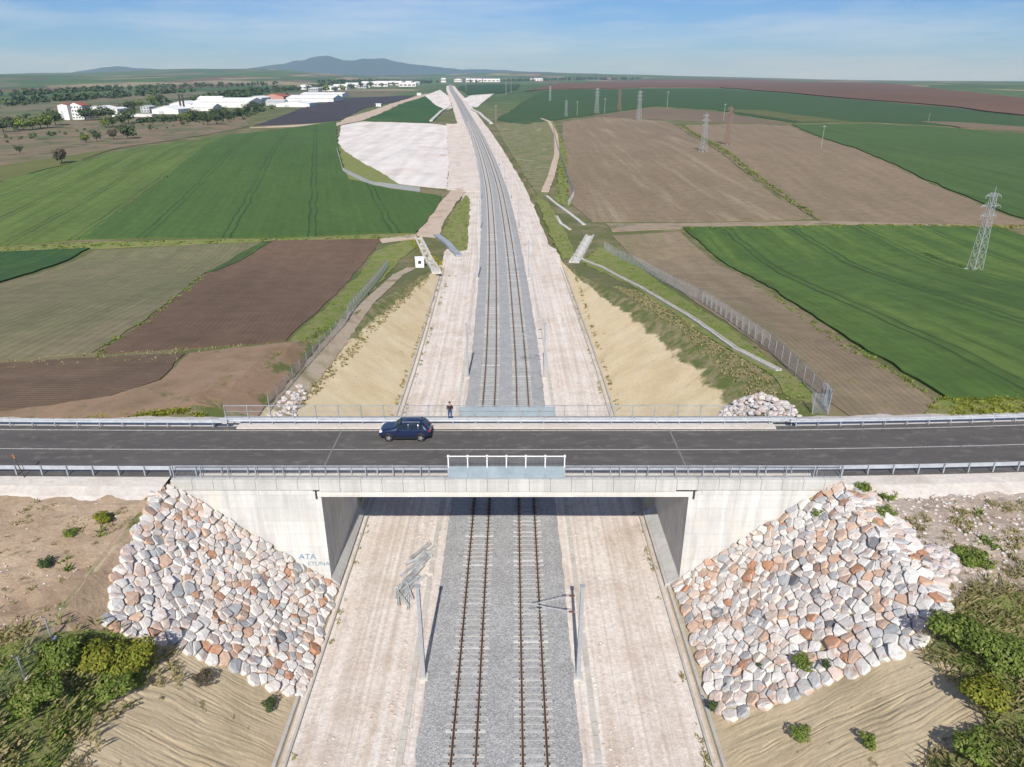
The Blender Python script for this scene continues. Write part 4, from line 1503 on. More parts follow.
rubble([(0, 500), (130, 492), (120, 560), (90, 620), (0, 640)], 110, 0.03, 0.10, 0.0, 'scattered small stones on the brown soil at left', 9)

def track_stones(side, label, seed):
    r = random.Random(seed)
    k = MB()
    for _ in range(420):
        y = 8 + 110 * r.random() ** 1.6
        s = r.choice((r.uniform(5.5, 7.3), r.uniform(5.5, 12.6), r.uniform(6.4, 8.0)))
        rock_geo(k, (centre(y) + side * s, y, rise(y) - 0.45), r.uniform(0.03, 0.10) * (1 + y / 120), r)
    o = k.build('loose_stones', M_rubble)
    set_props(o, label, 'stones', kind='stuff')
track_stones(-1, 'loose pale stones strewn on the left service track', 81)
track_stones(1, 'loose pale stones strewn on the right service track', 82)

# ------------------------------------------------------------------ plants
GREENS = [(0.0, (0.10, 0.16, 0.03)), (0.4, (0.165, 0.235, 0.042)), (0.75, (0.22, 0.28, 0.06)), (1.0, (0.33, 0.32, 0.13))]
M_leaf = island_mat('leaf_green', GREENS, noise_amt=0, trans=0.4)
M_leaf_y = island_mat('leaf_yellow_green', [(0.0, (0.13, 0.165, 0.022)), (0.5, (0.23, 0.255, 0.034)), (1.0, (0.36, 0.34, 0.06))], noise_amt=0, trans=0.4)
M_leaf_d = island_mat('leaf_dark', [(0.0, (0.03, 0.05, 0.018)), (0.5, (0.05, 0.078, 0.026)), (1.0, (0.078, 0.105, 0.036))], noise_amt=0)
M_leaf_g = island_mat('leaf_grey', [(0.0, (0.10, 0.085, 0.065)), (0.5, (0.16, 0.135, 0.10)), (1.0, (0.12, 0.115, 0.06))], noise_amt=0, trans=0.4)
M_dry = island_mat('dry_grass', [(0.0, (0.30, 0.265, 0.13)), (0.5, (0.42, 0.36, 0.20)), (1.0, (0.22, 0.24, 0.08))], noise_amt=0, trans=0.4)
M_yflower = island_mat('yellow_flower', [(0.0, (0.30, 0.26, 0.02)), (0.6, (0.45, 0.38, 0.03)), (1.0, (0.10, 0.14, 0.02))], noise_amt=0, trans=0.4)
M_bark = flat_mat('bark', (0.10, 0.075, 0.055), 0.9, var=0.4)

def leaves(rng, n, lumps, size, up=0.3):
    """leaf quads spread through a set of ellipsoid lumps, denser near their skins"""
    V, F = [], []
    wts = [a * b * c for (_, _, _, a, b, c) in lumps]
    for i in range(n):
        cx, cy, cz, a, b, c = rng.choices(lumps, wts)[0]
        d = Vector((rng.gauss(0, 1), rng.gauss(0, 1), rng.gauss(0, 1))).normalized()
        r = rng.uniform(0.45, 1.08) ** 0.6
        p = Vector((cx + d.x * a * r, cy + d.y * b * r, max(cz + d.z * c * r, 0.02)))
        nrm = (d + Vector((rng.uniform(-.8, .8), rng.uniform(-.8, .8), rng.uniform(-.4, .8) + up))).normalized()
        t = nrm.cross(Vector((rng.uniform(-1, 1), rng.uniform(-1, 1), rng.uniform(-1, 1)))).normalized()
        w = nrm.cross(t)
        s = size * rng.uniform(0.6, 1.4)
        k = len(V)
        V += [p - t * s, p + w * s * 0.55, p + t * s, p - w * s * 0.55]
        F.append((k, k + 1, k + 2, k + 3))
    return V, F
def shrub(loc, w, h, seed, mat, label, n=900, leaf=0.1, cat='shrub', group=None, nlump=6, name='shrub', part='foliage', trunk=None, depth=None):
    rng = random.Random(seed)
    o = empty(name, loc, rng.uniform(0, 6.28) if depth is None else 0, label=label, cat=cat, group=group)
    t0 = trunk or 0.0
    lumps = [(0, 0, t0 + (h - t0) * 0.45, w * 0.3, w * 0.3, (h - t0) * 0.42)]
    for i in range(nlump):
        a = 2 * math.pi * i / nlump + rng.uniform(-.5, .5)
        r = w * rng.uniform(0.18, 0.36)
        q = w * rng.uniform(0.13, 0.24)
        zc = t0 + (h - t0) * rng.uniform(0.28, 0.75)
        lumps.append((math.cos(a) * r, math.sin(a) * r, zc, q, q, min(q * 0.95, (h - t0) * 0.3)))
    V, F = leaves(rng, n, lumps, leaf)
    mesh_obj(part, V, F, mat, o)
    k = MB()
    tr = max(0.03, h * 0.03)
    k.bar((0, 0, -0.25), (0.02 * h, 0, t0 + (h - t0) * 0.35), tr, 6, tr * 0.6)
    for (x, y, z, a, b, c) in lumps[1:]:
        k.bar((0.01 * h, 0, t0 * 0.8 + (h - t0) * 0.12), (x, y, z), tr * 0.55, 5, tr * 0.18)
    k.build('trunk' if trunk else 'stem', M_bark, o)
    return o
AVOID = [(XY([(580, 259), (602, 268), (640, 288), (690, 318), (735, 350), (778, 372)]), 1.1)]
def near_line(x, y):
    for pl, r in AVOID:
        for (ax, ay), (bx, by) in zip(pl, pl[1:]):
            dx, dy = bx - ax, by - ay
            t = min(max(((x - ax) * dx + (y - ay) * dy) / (dx * dx + dy * dy), 0), 1)
            if math.hypot(x - ax - dx * t, y - ay - dy * t) < r:
                return True
    return False
def tuft_patch(name, poly, dens, h, mat, label, seed, w=0.03, spread=0.16, blades=7, mask=None, fn=land, cat='grass'):
    rng = random.Random(seed)
    xs, ys = [p[0] for p in poly], [p[1] for p in poly]
    area = (max(xs) - min(xs)) * (max(ys) - min(ys))
    V, F = [], []
    for _ in range(int(area * dens)):
        x, y = rng.uniform(min(xs), max(xs)), rng.uniform(min(ys), max(ys))
        if not in_poly(poly, x, y) or (y > 58 and near_line(x, y)):
            continue
        m = 0.5 + 0.5 * noise.noise((x * 0.45, y * 0.45, seed)) + 0.35 * noise.noise((x * 1.3, y * 1.3, seed + 4))
        if mask is not None and m < mask:
            continue
        z = fn(x, y)
        hh = h * rng.uniform(0.5, 1.25) * (0.6 + 0.6 * m)
        for b in range(blades):
            a = rng.uniform(0, 6.28)
            bx, by = x + rng.uniform(-spread, spread), y + rng.uniform(-spread, spread)
            lx, ly = math.cos(a) * hh * 0.95, math.sin(a) * hh * 0.95
            px_, py_ = -math.sin(a) * w, math.cos(a) * w
            k = len(V)
            V += [(bx - px_, by - py_, z - 0.04), (bx + px_, by + py_, z - 0.04), (bx + lx * 0.55 + px_ * .9, by + ly * 0.55 + py_ * .9, z + hh * 0.7), (bx + lx, by + ly, z + hh * 0.85)]
            F += [(k, k + 1, k + 2), (k, k + 2, k + 3)]
    o = mesh_obj(name, V, F, mat)
    return set_props(o, label, cat, kind='stuff')

M_turf = ground_mat('spring_turf', [(0.25, (0.13, 0.18, 0.038)), (0.42, (0.18, 0.23, 0.05)), (0.56, (0.25, 0.24, 0.095)), (0.7, (0.14, 0.195, 0.042)), (0.82, (0.31, 0.275, 0.145))], 0.3, 2.2, 0.4, 0.9, 0.2)
def turf(px, res, label, lift=0.1):
    return sheet('grass_verge', XY(px), M_turf, res, lift, label, jitter=0.5, rough_z=0.08)
turf([(-60, 655), (0, 650), (40, 638), (95, 632), (145, 645), (155, 665), (140, 688), (112, 696), (88, 728), (60, 767), (40, 800), (-60, 800)], 0.7, 'green turf under the tall grass at lower left', 0.14)
turf([(930, 650), (952, 627), (985, 600), (1060, 592), (1060, 800), (945, 800), (932, 767), (985, 735), (990, 712), (962, 672)], 0.7, 'green turf under the tall grass at lower right', 0.14)
turf([(288, 344), (376, 252), (408, 240), (418, 244), (398, 262), (345, 318), (318, 345)], 1.5, 'bright green bank between brown ploughland and left fence')
turf([(600, 246), (640, 268), (740, 336), (815, 395), (805, 402), (720, 345), (630, 285), (580, 262)], 1.5, 'bright green strip between right fence and concrete ditch')
turf([(441, 240), (452, 212), (466, 195), (470, 200), (467, 250), (455, 252)], 1.5, 'green turf wedge left of the tracks near the culvert')
turf([(535, 196), (548, 203), (566, 233), (577, 257), (562, 258), (549, 232)], 1.5, 'green turf wedge right of the tracks near the culvert')
turf([(544, 120), (553, 121), (567, 150), (569, 207), (556, 200), (559, 160)], 4, 'green turf beside the curved lane right of the tracks')
turf([(-20, 249), (90, 243), (300, 238.5), (416, 234.5), (416, 237.5), (265, 241), (92, 248.5), (-20, 254)], 3, 'green balk under the left wheat fields')
turf([(940, 402), (1060, 399), (1060, 416), (950, 416), (925, 414)], 0.9, 'yellow green turf between road and right wheat', 0.15)
turf([(338, 145), (345, 152), (362, 163), (382, 173), (398, 185), (372, 186), (350, 181), (341, 165)], 3, 'green turf between left wheat and white spoil ground')
# grass and weeds
tuft_patch('grass', XY([(-60, 660), (0, 655), (40, 640), (95, 632), (150, 648), (163, 668), (140, 690), (112, 696), (88, 728), (60, 767), (40, 800), (-60, 800)]), 15, 0.34, M_leaf, 'tall green grass along the cutting edge at lower left', 21, w=0.022, spread=0.22, blades=7, mask=0.3)
tuft_patch('grass', XY([(925, 652), (950, 625), (985, 596), (1060, 590), (1060, 800), (945, 800), (930, 767), (985, 735), (990, 712), (962, 672)]), 15, 0.36, M_leaf, 'tall green grass along the cutting edge at lower right', 22, w=0.022, mask=0.3, spread=0.22, blades=7)
tuft_patch('dry_grass', XY([(-60, 640), (40, 625), (100, 622), (175, 655), (180, 690), (145, 705), (118, 715), (95, 760), (70, 800), (-60, 800)]), 9, 0.5, M_dry, 'dry straw grass fringing the green corner at lower left', 61, w=0.022, mask=0.42, spread=0.22)
tuft_patch('dry_grass', XY([(915, 650), (945, 610), (985, 580), (1060, 570), (1060, 800), (915, 800), (925, 760), (975, 735), (980, 712), (945, 680)]), 9, 0.5, M_dry, 'dry straw grass fringing the green corner at lower right', 62, w=0.022, mask=0.42, spread=0.22)
tuft_patch('weeds', [(-60, 45), (-60, 10), (-27, 10), (-26.5, 44)], 5, 0.3, M_leaf, 'low green weeds scattered over the brown soil at left', 23, mask=0.80, w=0.05)
tuft_patch('weeds', [(-60, 44.5), (-60, 10), (-26.5, 10), (-26.5, 44)], 3, 0.22, M_dry, 'dry straw weeds scattered over the brown soil at left', 24, mask=0.62)
tuft_patch('weeds', [(25.5, 45.5), (24.5, 39), (27, 30), (60, 12), (60, 44), (33, 44)], 9, 0.3, M_dry, 'dry straw weeds on the stony soil at right', 25, mask=0.60)
tuft_patch('weeds', [(26, 45.2), (25.5, 40), (30, 34), (45, 34), (42, 42)], 7, 0.35, M_leaf, 'low green weeds on the stony soil at right', 26, mask=0.74, w=0.05)
tuft_patch('verge_grass', XY([(60, 420), (204, 415), (204, 421), (60, 425)]), 24, 0.32, M_leaf_y, 'yellow green grass behind the far guard rail at left', 27, mask=0.35, w=0.06)
tuft_patch('verge_grass', XY([(925, 408), (945, 398), (1040, 398), (1040, 417), (955, 418)]), 9, 0.4, M_leaf_y, 'yellow green grass between road and wheat at right', 28, mask=0.25, w=0.06)
tuft_patch('verge_grass', XY([(288, 344), (376, 252), (408, 240), (418, 244), (398, 262), (345, 318), (318, 345)]), 3, 0.22, M_leaf, 'green grassy bank left of the cutting beyond the bridge', 29, mask=0.25, w=0.09)
tuft_patch('verge_grass', XY([(600, 246), (640, 268), (740, 336), (815, 395), (805, 402), (720, 345), (630, 285), (580, 262)]), 3, 0.24, M_leaf, 'green grass strip inside the right fence beyond the bridge', 30, mask=0.3, w=0.09)
tuft_patch('verge_grass', XY([(640, 292), (700, 325), (775, 385), (790, 400), (752, 402), (725, 375), (680, 335), (610, 285)]), 5, 0.22, M_dry, 'dull grass on the upper right cutting slope beyond the bridge', 31, mask=0.2, w=0.09)
tuft_patch('verge_grass', XY([(430, 276), (425, 284), (390, 315), (345, 365), (300, 410), (285, 410), (335, 360), (385, 310), (420, 277)]), 5, 0.22, M_dry, 'dull grass on the upper left cutting slope beyond the bridge', 32, mask=0.25, w=0.09)
tuft_patch('verge_grass', XY([(441, 240), (452, 212), (466, 195), (469, 200), (466, 250), (455, 252)]), 1.6, 0.3, M_leaf, 'green grass wedge left of the tracks near the culvert', 33, mask=0.2, w=0.12)
tuft_patch('verge_grass', XY([(536, 198), (548, 205), (566, 235), (575, 255), (560, 258), (548, 232)]), 1.6, 0.3, M_leaf, 'green grass wedge right of the tracks near the culvert', 34, mask=0.25, w=0.12)
tuft_patch('yellow_flowers', XY([(408, 240), (417, 238), (440, 262), (443, 272), (432, 266), (424, 258)]), 3, 0.35, M_yflower, 'yellow flowering plants beside the left culvert', 35, mask=0.4, w=0.12)
sheet('grass_bank', XY([(495, 125), (545, 120), (556, 135), (558, 165), (548, 196), (537, 196)]), ground_mat('patchy_bank', [(0.34, (0.34, 0.29, 0.20)), (0.45, (0.14, 0.17, 0.05)), (0.55, (0.25, 0.22, 0.13)), (0.66, (0.11, 0.15, 0.04))], 0.07, 0.5, 0.45), 4, 0.25, 'patchy green and straw bank between the tracks and curved lane', rough_z=0.2)
tuft_patch('verge_grass', XY([(546, 122), (553, 122), (566, 150), (568, 205), (556, 200), (558, 160)]), 0.4, 0.5, M_leaf, 'green grass along the curved lane right of the tracks', 37, w=0.25, spread=0.6)
tuft_patch('verge_grass', XY([(0, 248), (90, 243), (300, 239), (415, 235), (415, 238), (265, 241), (92, 248), (0, 253)]), 0.5, 0.5, M_leaf, 'green grass balk along the bottom of the left wheat', 38, mask=0.3, w=0.25, spread=0.6)
tuft_patch('edge_weeds', XY([(680, 126), (745, 170), (815, 218), (822, 220), (752, 170), (684, 125.5)]), 0.8, 0.7, M_leaf, 'dark weedy balk between the two large fallow fields', 71, mask=0.25, w=0.2, spread=0.6)
tuft_patch('edge_weeds', XY([(680, 229), (860, 225), (1024, 226), (1024, 228.5), (860, 228), (684, 231)]), 1.2, 0.6, M_leaf_y, 'weedy yellow green edge along the top of the right wheat', 72, mask=0.35, w=0.12, spread=0.4)
tuft_patch('edge_weeds', XY([(760, 286), (850, 345), (945, 404), (940, 406), (845, 350), (755, 288)]), 4, 0.35, M_leaf, 'weedy edge between tan stubble and right wheat', 73, mask=0.5, w=0.06, spread=0.25)
tuft_patch('edge_weeds', XY([(618, 240), (660, 262), (760, 330), (850, 402), (900, 412), (840, 360), (740, 290), (670, 240)]), 1.2, 0.16, M_leaf, 'sparse green weeds in the tan stubble strip', 74, mask=0.66, w=0.06, spread=0.4)
tuft_patch('edge_weeds', XY([(95, 352), (140, 322), (205, 271), (212, 272), (146, 326), (102, 356)]), 2.2, 0.3, M_leaf, 'weedy edge between stubble rows and brown ploughland', 75, mask=0.5, w=0.09, spread=0.3)
tuft_patch('edge_weeds', XY([(0, 362), (100, 354), (280, 343), (300, 350), (200, 366), (110, 362), (0, 370)]), 2.0, 0.22, M_dry, 'straw weeds between the two left ploughed plots', 76, mask=0.5, w=0.06, spread=0.3)
tuft_patch('edge_weeds', XY([(190, 360), (300, 350), (290, 375), (262, 408), (120, 416), (140, 400)]), 2.5, 0.25, M_leaf, 'green weeds scattered on the orange dirt behind the road', 77, mask=0.7, w=0.06, spread=0.3)
for sd, nm, cx in ((-1, 'left', -0.9), (1, 'right', -0.7)):
    tuft_patch('weeds', [(cx + sd * 12.5, 8), (cx + sd * 12.98, 8), (cx + sd * 12.98, 150), (cx + sd * 12.5, 150)] if sd > 0 else [(cx - 12.98, 8), (cx - 12.5, 8), (cx - 12.5, 150), (cx - 12.98, 150)], 8, 0.2, M_dry, 'dry weeds along the inner edge of the %s drain channel' % nm, 40 + sd, mask=0.58, w=0.05, fn=lambda x, y: -0.45)
    tuft_patch('weeds', [(cx + sd * 14.0, 57), (cx + sd * 14.4, 57), (cx + sd * 14.4, 150), (cx + sd * 14.0, 150)], 10, 0.22, M_dry, 'dry weeds between drain and clay slope at %s' % nm, 43 + sd, mask=0.5, w=0.06)

SH = [  # px, py, width, height, material, label, leaf count
    (128, 672, 3.4, 1.9, M_leaf_y, 'big yellow green bush at the lower left corner of the left boulders', 3800),
    (92, 665, 3.0, 1.6, M_leaf_y, 'yellow green bush second from the left boulders', 3000),
    (62, 662, 2.8, 1.5, M_leaf, 'mid green bush left of the yellow green bushes', 2600),
    (112, 690, 2.6, 1.2, M_leaf, 'low green bush on the clay edge below the yellow bushes', 2200),
    (35, 700, 3.2, 1.2, M_leaf, 'wide green bush beside the fence posts at lower left', 2800),
    (205, 680, 1.5, 0.7, M_leaf_g, 'grey dry shrub under the left boulder slope', 700),
    (270, 706, 1.3, 0.6, M_leaf_d, 'dark low shrub on clay near the left drain', 600),
    (104, 523, 1.3, 0.9, M_leaf_y, 'yellow green shrub on the soil left of the wing wall', 900),
    (70, 535, 1.2, 0.5, M_leaf, 'flat green shrub on the soil at left', 500),
    (47, 566, 1.2, 0.6, M_leaf_d, 'dark shrub on the brown soil near the left picture edge', 600),
    (802, 668, 1.5, 1.0, M_leaf, 'green shrub growing among the lower right boulders', 1000),
    (827, 668, 0.9, 0.5, M_leaf_d, 'small dark shrub among the lower right boulders', 400),
    (762, 668, 0.8, 0.4, M_leaf_d, 'tiny dark shrub between the boulders near the right drain', 300),
    (713, 711, 1.0, 0.9, M_leaf_d, 'round dark shrub beside the right drain channel', 700),
    (800, 737, 1.2, 0.7, M_leaf, 'green shrub on the right clay slope, left of two', 700),
    (868, 746, 1.1, 0.6, M_leaf, 'green shrub on the right clay slope, right of two', 600),
    (863, 492, 1.4, 0.8, M_leaf, 'green shrub at the top end of the right wing wall', 800),
    (885, 515, 1.7, 0.6, M_leaf, 'spreading green shrub above the right boulders', 800),
    (972, 562, 2.4, 0.7, M_leaf, 'long green shrub beside the small white stone heap', 1300),
    (817, 516, 0.9, 0.6, M_leaf, 'small green shrub against the right wing wall foot', 400),
    (960, 640, 3.4, 1.5, M_leaf, 'large green bush at the outer corner of the right boulders', 3200),
    (1000, 665, 3.4, 1.5, M_leaf, 'large green bush near the right picture edge', 3000),
    (985, 700, 3.0, 1.2, M_leaf_y, 'light green bush below the large right bushes', 2600),
    (975, 755, 2.8, 1.0, M_leaf, 'dark edged green bush in the lower right corner', 2400),
]
for i, (a, b, w, h, m, lab, n) in enumerate(SH):
    shrub(P(a, b), w, h, 100 + i, m, lab, n, 0.10 if w > 2 else 0.07)

# trees in the distance
def far_tree(a, b, w, h, m, lab, seed, n=420, group=None, trunk=True):
    return shrub(P(a, b), w, h, seed, m, lab, n, 0.055 * w, 'tree', group, 7, 'tree', 'crown', h * 0.22 if trunk else None)
far_tree(62, 164, 8, 8, M_leaf_g, 'lone bare grey tree in the left wheat field', 201, 600)
far_tree(128, 139, 15, 10, M_leaf_d, 'broad dark tree at the brow of the left wheat field', 202, 700)
far_tree(114, 140, 9, 8, M_leaf_g, 'grey bare tree beside the broad dark tree on the brow', 203, 500)
far_tree(97, 142, 8, 8, M_leaf_d, 'pointed dark tree left of the broad tree on the brow', 204, 500)
far_tree(86, 143, 9, 6, M_leaf, 'low green tree leftmost on the wheat brow', 205, 400)
far_tree(20, 154, 6, 5, M_leaf_d, 'small dark tree on the left meadow edge', 206, 300)
g = 'dark tree row left of the apartment block'
protos = [far_tree(4, 133, 15, 13, M_leaf_d, 'first tree from the left in the dark row left of the apartment block', 210, 380, g), far_tree(14, 131, 13, 12, M_leaf_d, 'second tree from the left in the dark row left of the apartment block', 211, 380, g), far_tree(24, 131, 16, 11, M_leaf, 'third tree from the left in the dark row left of the apartment block', 212, 380, g)]
rng = random.Random(5)
def tree_row(pts, label, group, s0=0.7, s1=1.2):
    for i, (a, b) in enumerate(sorted(pts)):
        c = copy_tree(rng.choice(protos))
        c.location = P(a, b)
        c.rotation_euler = (0, 0, rng.uniform(0, 6.28))
        s = rng.uniform(s0, s1)
        c.scale = (s, s, s)
        c['label'], c['group'] = label % ORD[i + (3 if 'apartment block' in label and 'row left' in label else 0)], group
tree_row([(33, 130), (41, 129), (48, 128.5), (56, 126)], '%s tree from the left in the dark row left of the apartment block', g)
tree_row([(86, 121), (92, 121), (99, 120), (106, 119), (112, 118)], '%s dark tree from the left before the white sheds by the apartment block', 'trees before the sheds')
tree_row([(122, 125), (129, 124), (113, 127), (106, 128)], '%s green tree from the left in the clump behind the wheat brow', 'trees behind the brow')
tree_row([(187, 122), (196, 121), (205, 120.5), (214, 119), (222, 119), (231, 118.5), (240, 117), (248, 114), (255, 112), (262, 110), (208, 125), (217, 125), (229, 122)], '%s tree from the left in the scrub before the factory roofs', 'trees before the factory', 0.6, 1.1)
tree_row([(128, 110), (134, 109.5), (140, 108), (152, 105), (160, 104.5), (228, 97), (236, 95), (245, 94), (252, 93.5)], '%s dark tree from the left behind the factory buildings', 'trees behind the factory', 0.7, 1.2)
tree_row([(343, 92), (352, 90), (361, 88.5), (371, 88), (382, 88), (394, 86.5), (404, 86), (413, 85.5), (335, 93), (326, 93)], '%s dark tree from the left among the white town buildings', 'trees in the town', 1.0, 1.6)

def woodland(pts, n, label, seed, spread=1.0, h=9):
    """hedges and woods too far to tell their trees apart"""
    r = random.Random(seed)
    V, F = [], []
    ps = [P(*q) for q in pts]
    for i in range(n):
        j = r.randrange(len(ps) - 1)
        p = ps[j].lerp(ps[j + 1], r.random())
        x, y = p.x + r.gauss(0, 8 * spread), p.y + r.gauss(0, 22 * spread)
        z = land(x, y)
        w = h * r.uniform(0.6, 1.2)
        vv, ff = leaves(r, 26, [(0, 0, w * 0.5, w * 0.55, w * 0.55, w * 0.5)], w * 0.28)
        k = len(V)
        V += [(q.x + x, q.y + y, q.z + z) for q in vv]
        F += [tuple(a + k for a in f) for f in ff]
    o = mesh_obj('woodland', V, F, M_leaf_d)
    set_props(o, label, 'woodland', kind='stuff')
woodland([(0, 107), (60, 101), (130, 97), (180, 92)], 130, 'dark tree belt across the grey plain at far left', 51, 1.6)
woodland([(0, 96), (80, 92), (160, 88), (260, 85)], 150, 'dark woods on the low hills at far left', 52, 3)
woodland([(200, 101), (235, 97), (270, 92), (330, 88)], 160, 'dark wood behind the factory roofs', 53, 1.5)
woodland([(150, 121.5), (190, 120), (232, 117.5), (262, 110)], 130, 'green scrub in front of the long factory roofs', 56, 0.8, 4.5)
woodland([(0, 124), (60, 117), (150, 107), (230, 99)], 90, 'scattered bushes on the plain around the apartment block', 57, 3.5, 4)
woodland([(10, 140), (60, 134), (150, 128), (230, 122)], 60, 'scattered low bushes on the brown lowland', 58, 1.0, 2.5)
woodland([(330, 84.5), (380, 83), (430, 82.5)], 200, 'dark woods behind the town left of the tracks', 54, 3, 12)
woodland([(470, 82), (560, 80), (640, 79.5)], 160, 'thin dark tree line on the central horizon', 55, 3, 12)

# ------------------------------------------------------------------ far buildings
M_bwhite = flat_mat('white_render', (0.74, 0.73, 0.71), 0.8, var=0.1, scale=0.2)
M_bgrey = flat_mat('grey_cladding', (0.48, 0.49, 0.50), 0.7, var=0.1, scale=0.2)
M_rwhite = flat_mat('white_sheet_roof', (0.78, 0.79, 0.80), 0.5, var=0.1, scale=0.2)
M_rgrey = flat_mat('grey_sheet_roof', (0.50, 0.52, 0.54), 0.6, var=0.15, scale=0.2)
M_rred = flat_mat('red_tile_roof', (0.36, 0.12, 0.08), 0.8, var=0.25, scale=0.6)
M_glass = flat_mat('dark_window', (0.06, 0.075, 0.09), 0.15, var=0.1)
M_bpink = flat_mat('pinkish_cladding', (0.50, 0.26, 0.20), 0.8, var=0.1, scale=0.3)
def building(px0, px1, py, hgt, depth, label, wall=None, roof=None, rot=0.0, gable=0.12, wins=0, storeys=1, cat='building', group=None, name='warehouse', base=None):
    a, b = P(px0, py), P(px1, py)
    w = (b - a).length
    c = (a + b) / 2
    z = min(land(c.x + dx, c.y + dy) for dx in (-w / 2, 0, w / 2) for dy in (0, depth))
    o = empty(name, (c.x, c.y + depth / 2, z), rot, label=label, cat=cat, group=group)
    k = MB()
    if name == 'warehouse':
        hgt *= 0.72
    hw, hd = w / 2, depth / 2
    ridge = hgt + min(w, depth) * gable
    if w >= depth:      # ridge along the length
        k.prism([(-hd, -2), (hd, -2), (hd, hgt), (0, ridge), (-hd, hgt)], 'x', -hw, hw)
    else:
        k.prism([(-hw, -2), (hw, -2), (hw, hgt), (0, ridge), (-hw, hgt)], 'y', -hd, hd)
    k.build('wall', wall or M_bwhite, o)
    k = MB()
    e, t = 0.5, 0.3
    if w >= depth:
        for s in (-1, 1):
            k.prism([(0, ridge + 0.02), (s * (hd + e), hgt - e * gable + 0.02), (s * (hd + e), hgt - e * gable + t), (0, ridge + t)], 'x', -hw - e, hw + e)
    else:
        for s in (-1, 1):
            k.prism([(0, ridge + 0.02), (s * (hw + e), hgt - e * gable + 0.02), (s * (hw + e), hgt - e * gable + t), (0, ridge + t)], 'y', -hd - e, hd + e)
    k.build('roof', roof or M_rwhite, o)
    if wins:
        for st in range(storeys):
            for i in range(wins):
                k = MB()
                x = -hw + w * (i + 0.5) / wins
                ww = w / wins * (0.5 if storeys > 1 else 0.7)
                z0 = hgt * (st + 0.35) / storeys
                z1 = hgt * (st + 0.78) / storeys
                k.box(x - ww / 2, x + ww / 2, -hd - 0.08, -hd + 0.1, z0, z1)
                k.build('window', M_glass, o)
    else:
        k = MB()
        k.box(-hw * 0.5, -hw * 0.5 + min(6, w * 0.2), -hd - 0.08, -hd + 0.1, 0, hgt * 0.65)
        k.build('door', M_rgrey, o)
    return o
building(60.5, 70, 120, 13.5, 14, 'white gable end of the apartment block at far left', roof=M_rred, wins=0, name='apartment_block')
building(70.3, 84.5, 119.6, 12.5, 14, 'white four storey apartment block with red tiled roof at far left', roof=M_rred, wins=5, storeys=4, name='apartment_block', gable=0.22)
building(87, 105, 113.5, 7, 30, 'white shed just right of the apartment block')
building(106, 118, 113.8, 6.5, 24, 'smaller white shed second from the apartment block')
building(112, 152, 117, 3.0, 10, 'long low white building between apartment block and factory', gable=0.05)
building(141, 150, 112.5, 8, 16, 'grey building left of the factory chimneys', wall=M_bgrey, roof=M_rgrey, wins=3, storeys=2)
building(152, 179, 114, 6.5, 30, 'low white factory hall left of the twin chimneys')
building(170, 192, 108.5, 7, 34, 'white factory hall behind the twin chimneys')
building(190, 214, 111, 6, 26, 'front white factory hall right of the twin chimneys')
building(193, 250, 107.5, 9, 60, 'longest white factory roof in the middle of the works', gable=0.07)
building(198, 221, 103.2, 8, 24, 'back white factory hall above the longest roof')
building(249, 262, 103, 9, 40, 'white factory block left of the red roofed hall')
building(262, 284, 100.5, 7.5, 40, 'pink walled factory hall with red roof', wall=M_bpink, roof=M_rred)
building(266, 284, 105.5, 6.5, 20, 'grey factory hall below the red roofed hall', wall=M_bgrey, roof=M_rgrey)
building(276, 310, 107, 6, 44, 'big white factory roof beside the slate grey field', gable=0.06)
building(286, 334, 102, 7, 60, 'large white factory roof second from the slate grey field', gable=0.06)
building(300, 343, 97.5, 7, 50, 'long white factory roof at the right end of the works', gable=0.05)
k = 0
for i, (a, b, c, h, col) in enumerate([(297, 309, 89.5, 9, 0), (309, 318, 91.5, 8, 1), (320, 334, 91, 9, 0), (333, 347, 89.5, 10, 0), (346, 358, 87, 10, 0), (357, 366, 88.3, 9, 1), (362, 376, 86, 12, 0), (374, 388, 86.5, 11, 0), (386, 402, 85.2, 14, 0), (400, 415, 86.6, 10, 0), (404, 416, 84.3, 10, 1), (380, 392, 84, 10, 0)]):
    building(a, b, c, h, 30, '%s building from the left in the white town cluster left of the tracks' % ORD[i], wall=M_bgrey if col else None, roof=M_rgrey if col else None, group='town buildings left of the tracks', wins=4)
for i, (a, b, c, h) in enumerate([(441, 446, 82.2, 22), (454, 462, 82.0, 14), (466, 482, 82.0, 14), (483, 500, 82, 13), (531, 542, 81, 12)]):
    building(a, b, c, h, 40, '%s white building from the left on the horizon beyond the tracks' % ORD[i], group='white buildings on the horizon', wins=4)
building(362.5, 370, 87.5, 2, 5, 'tiny white hut between slate field and town')
M_chim = flat_mat('dark_chimney', (0.07, 0.06, 0.06), 0.8)
for i, px in enumerate((181.3, 184.6)):
    p = P(px, 110.5)
    k = MB()
    k.bar((0, 0, -1), (0, 0, 17), 1.3, 10, 0.9)
    k.bar((0, 0, 16.2), (0, 0, 17.4), 1.15, 10, 1.15)
    o = k.build('chimney', M_chim)
    o.location = p
    set_props(o, '%s of the two dark factory chimneys' % ('left' if i == 0 else 'right'), 'chimney', 'factory chimneys')
# two white site huts on the lane above the spoil ground
building(376, 381, 106.5, 3, 3, 'small white hut on the dirt lane above the spoil ground', name='hut')
building(417, 421, 95.6, 3.5, 4, 'small white hut at the far end of the dirt lane', name='hut')

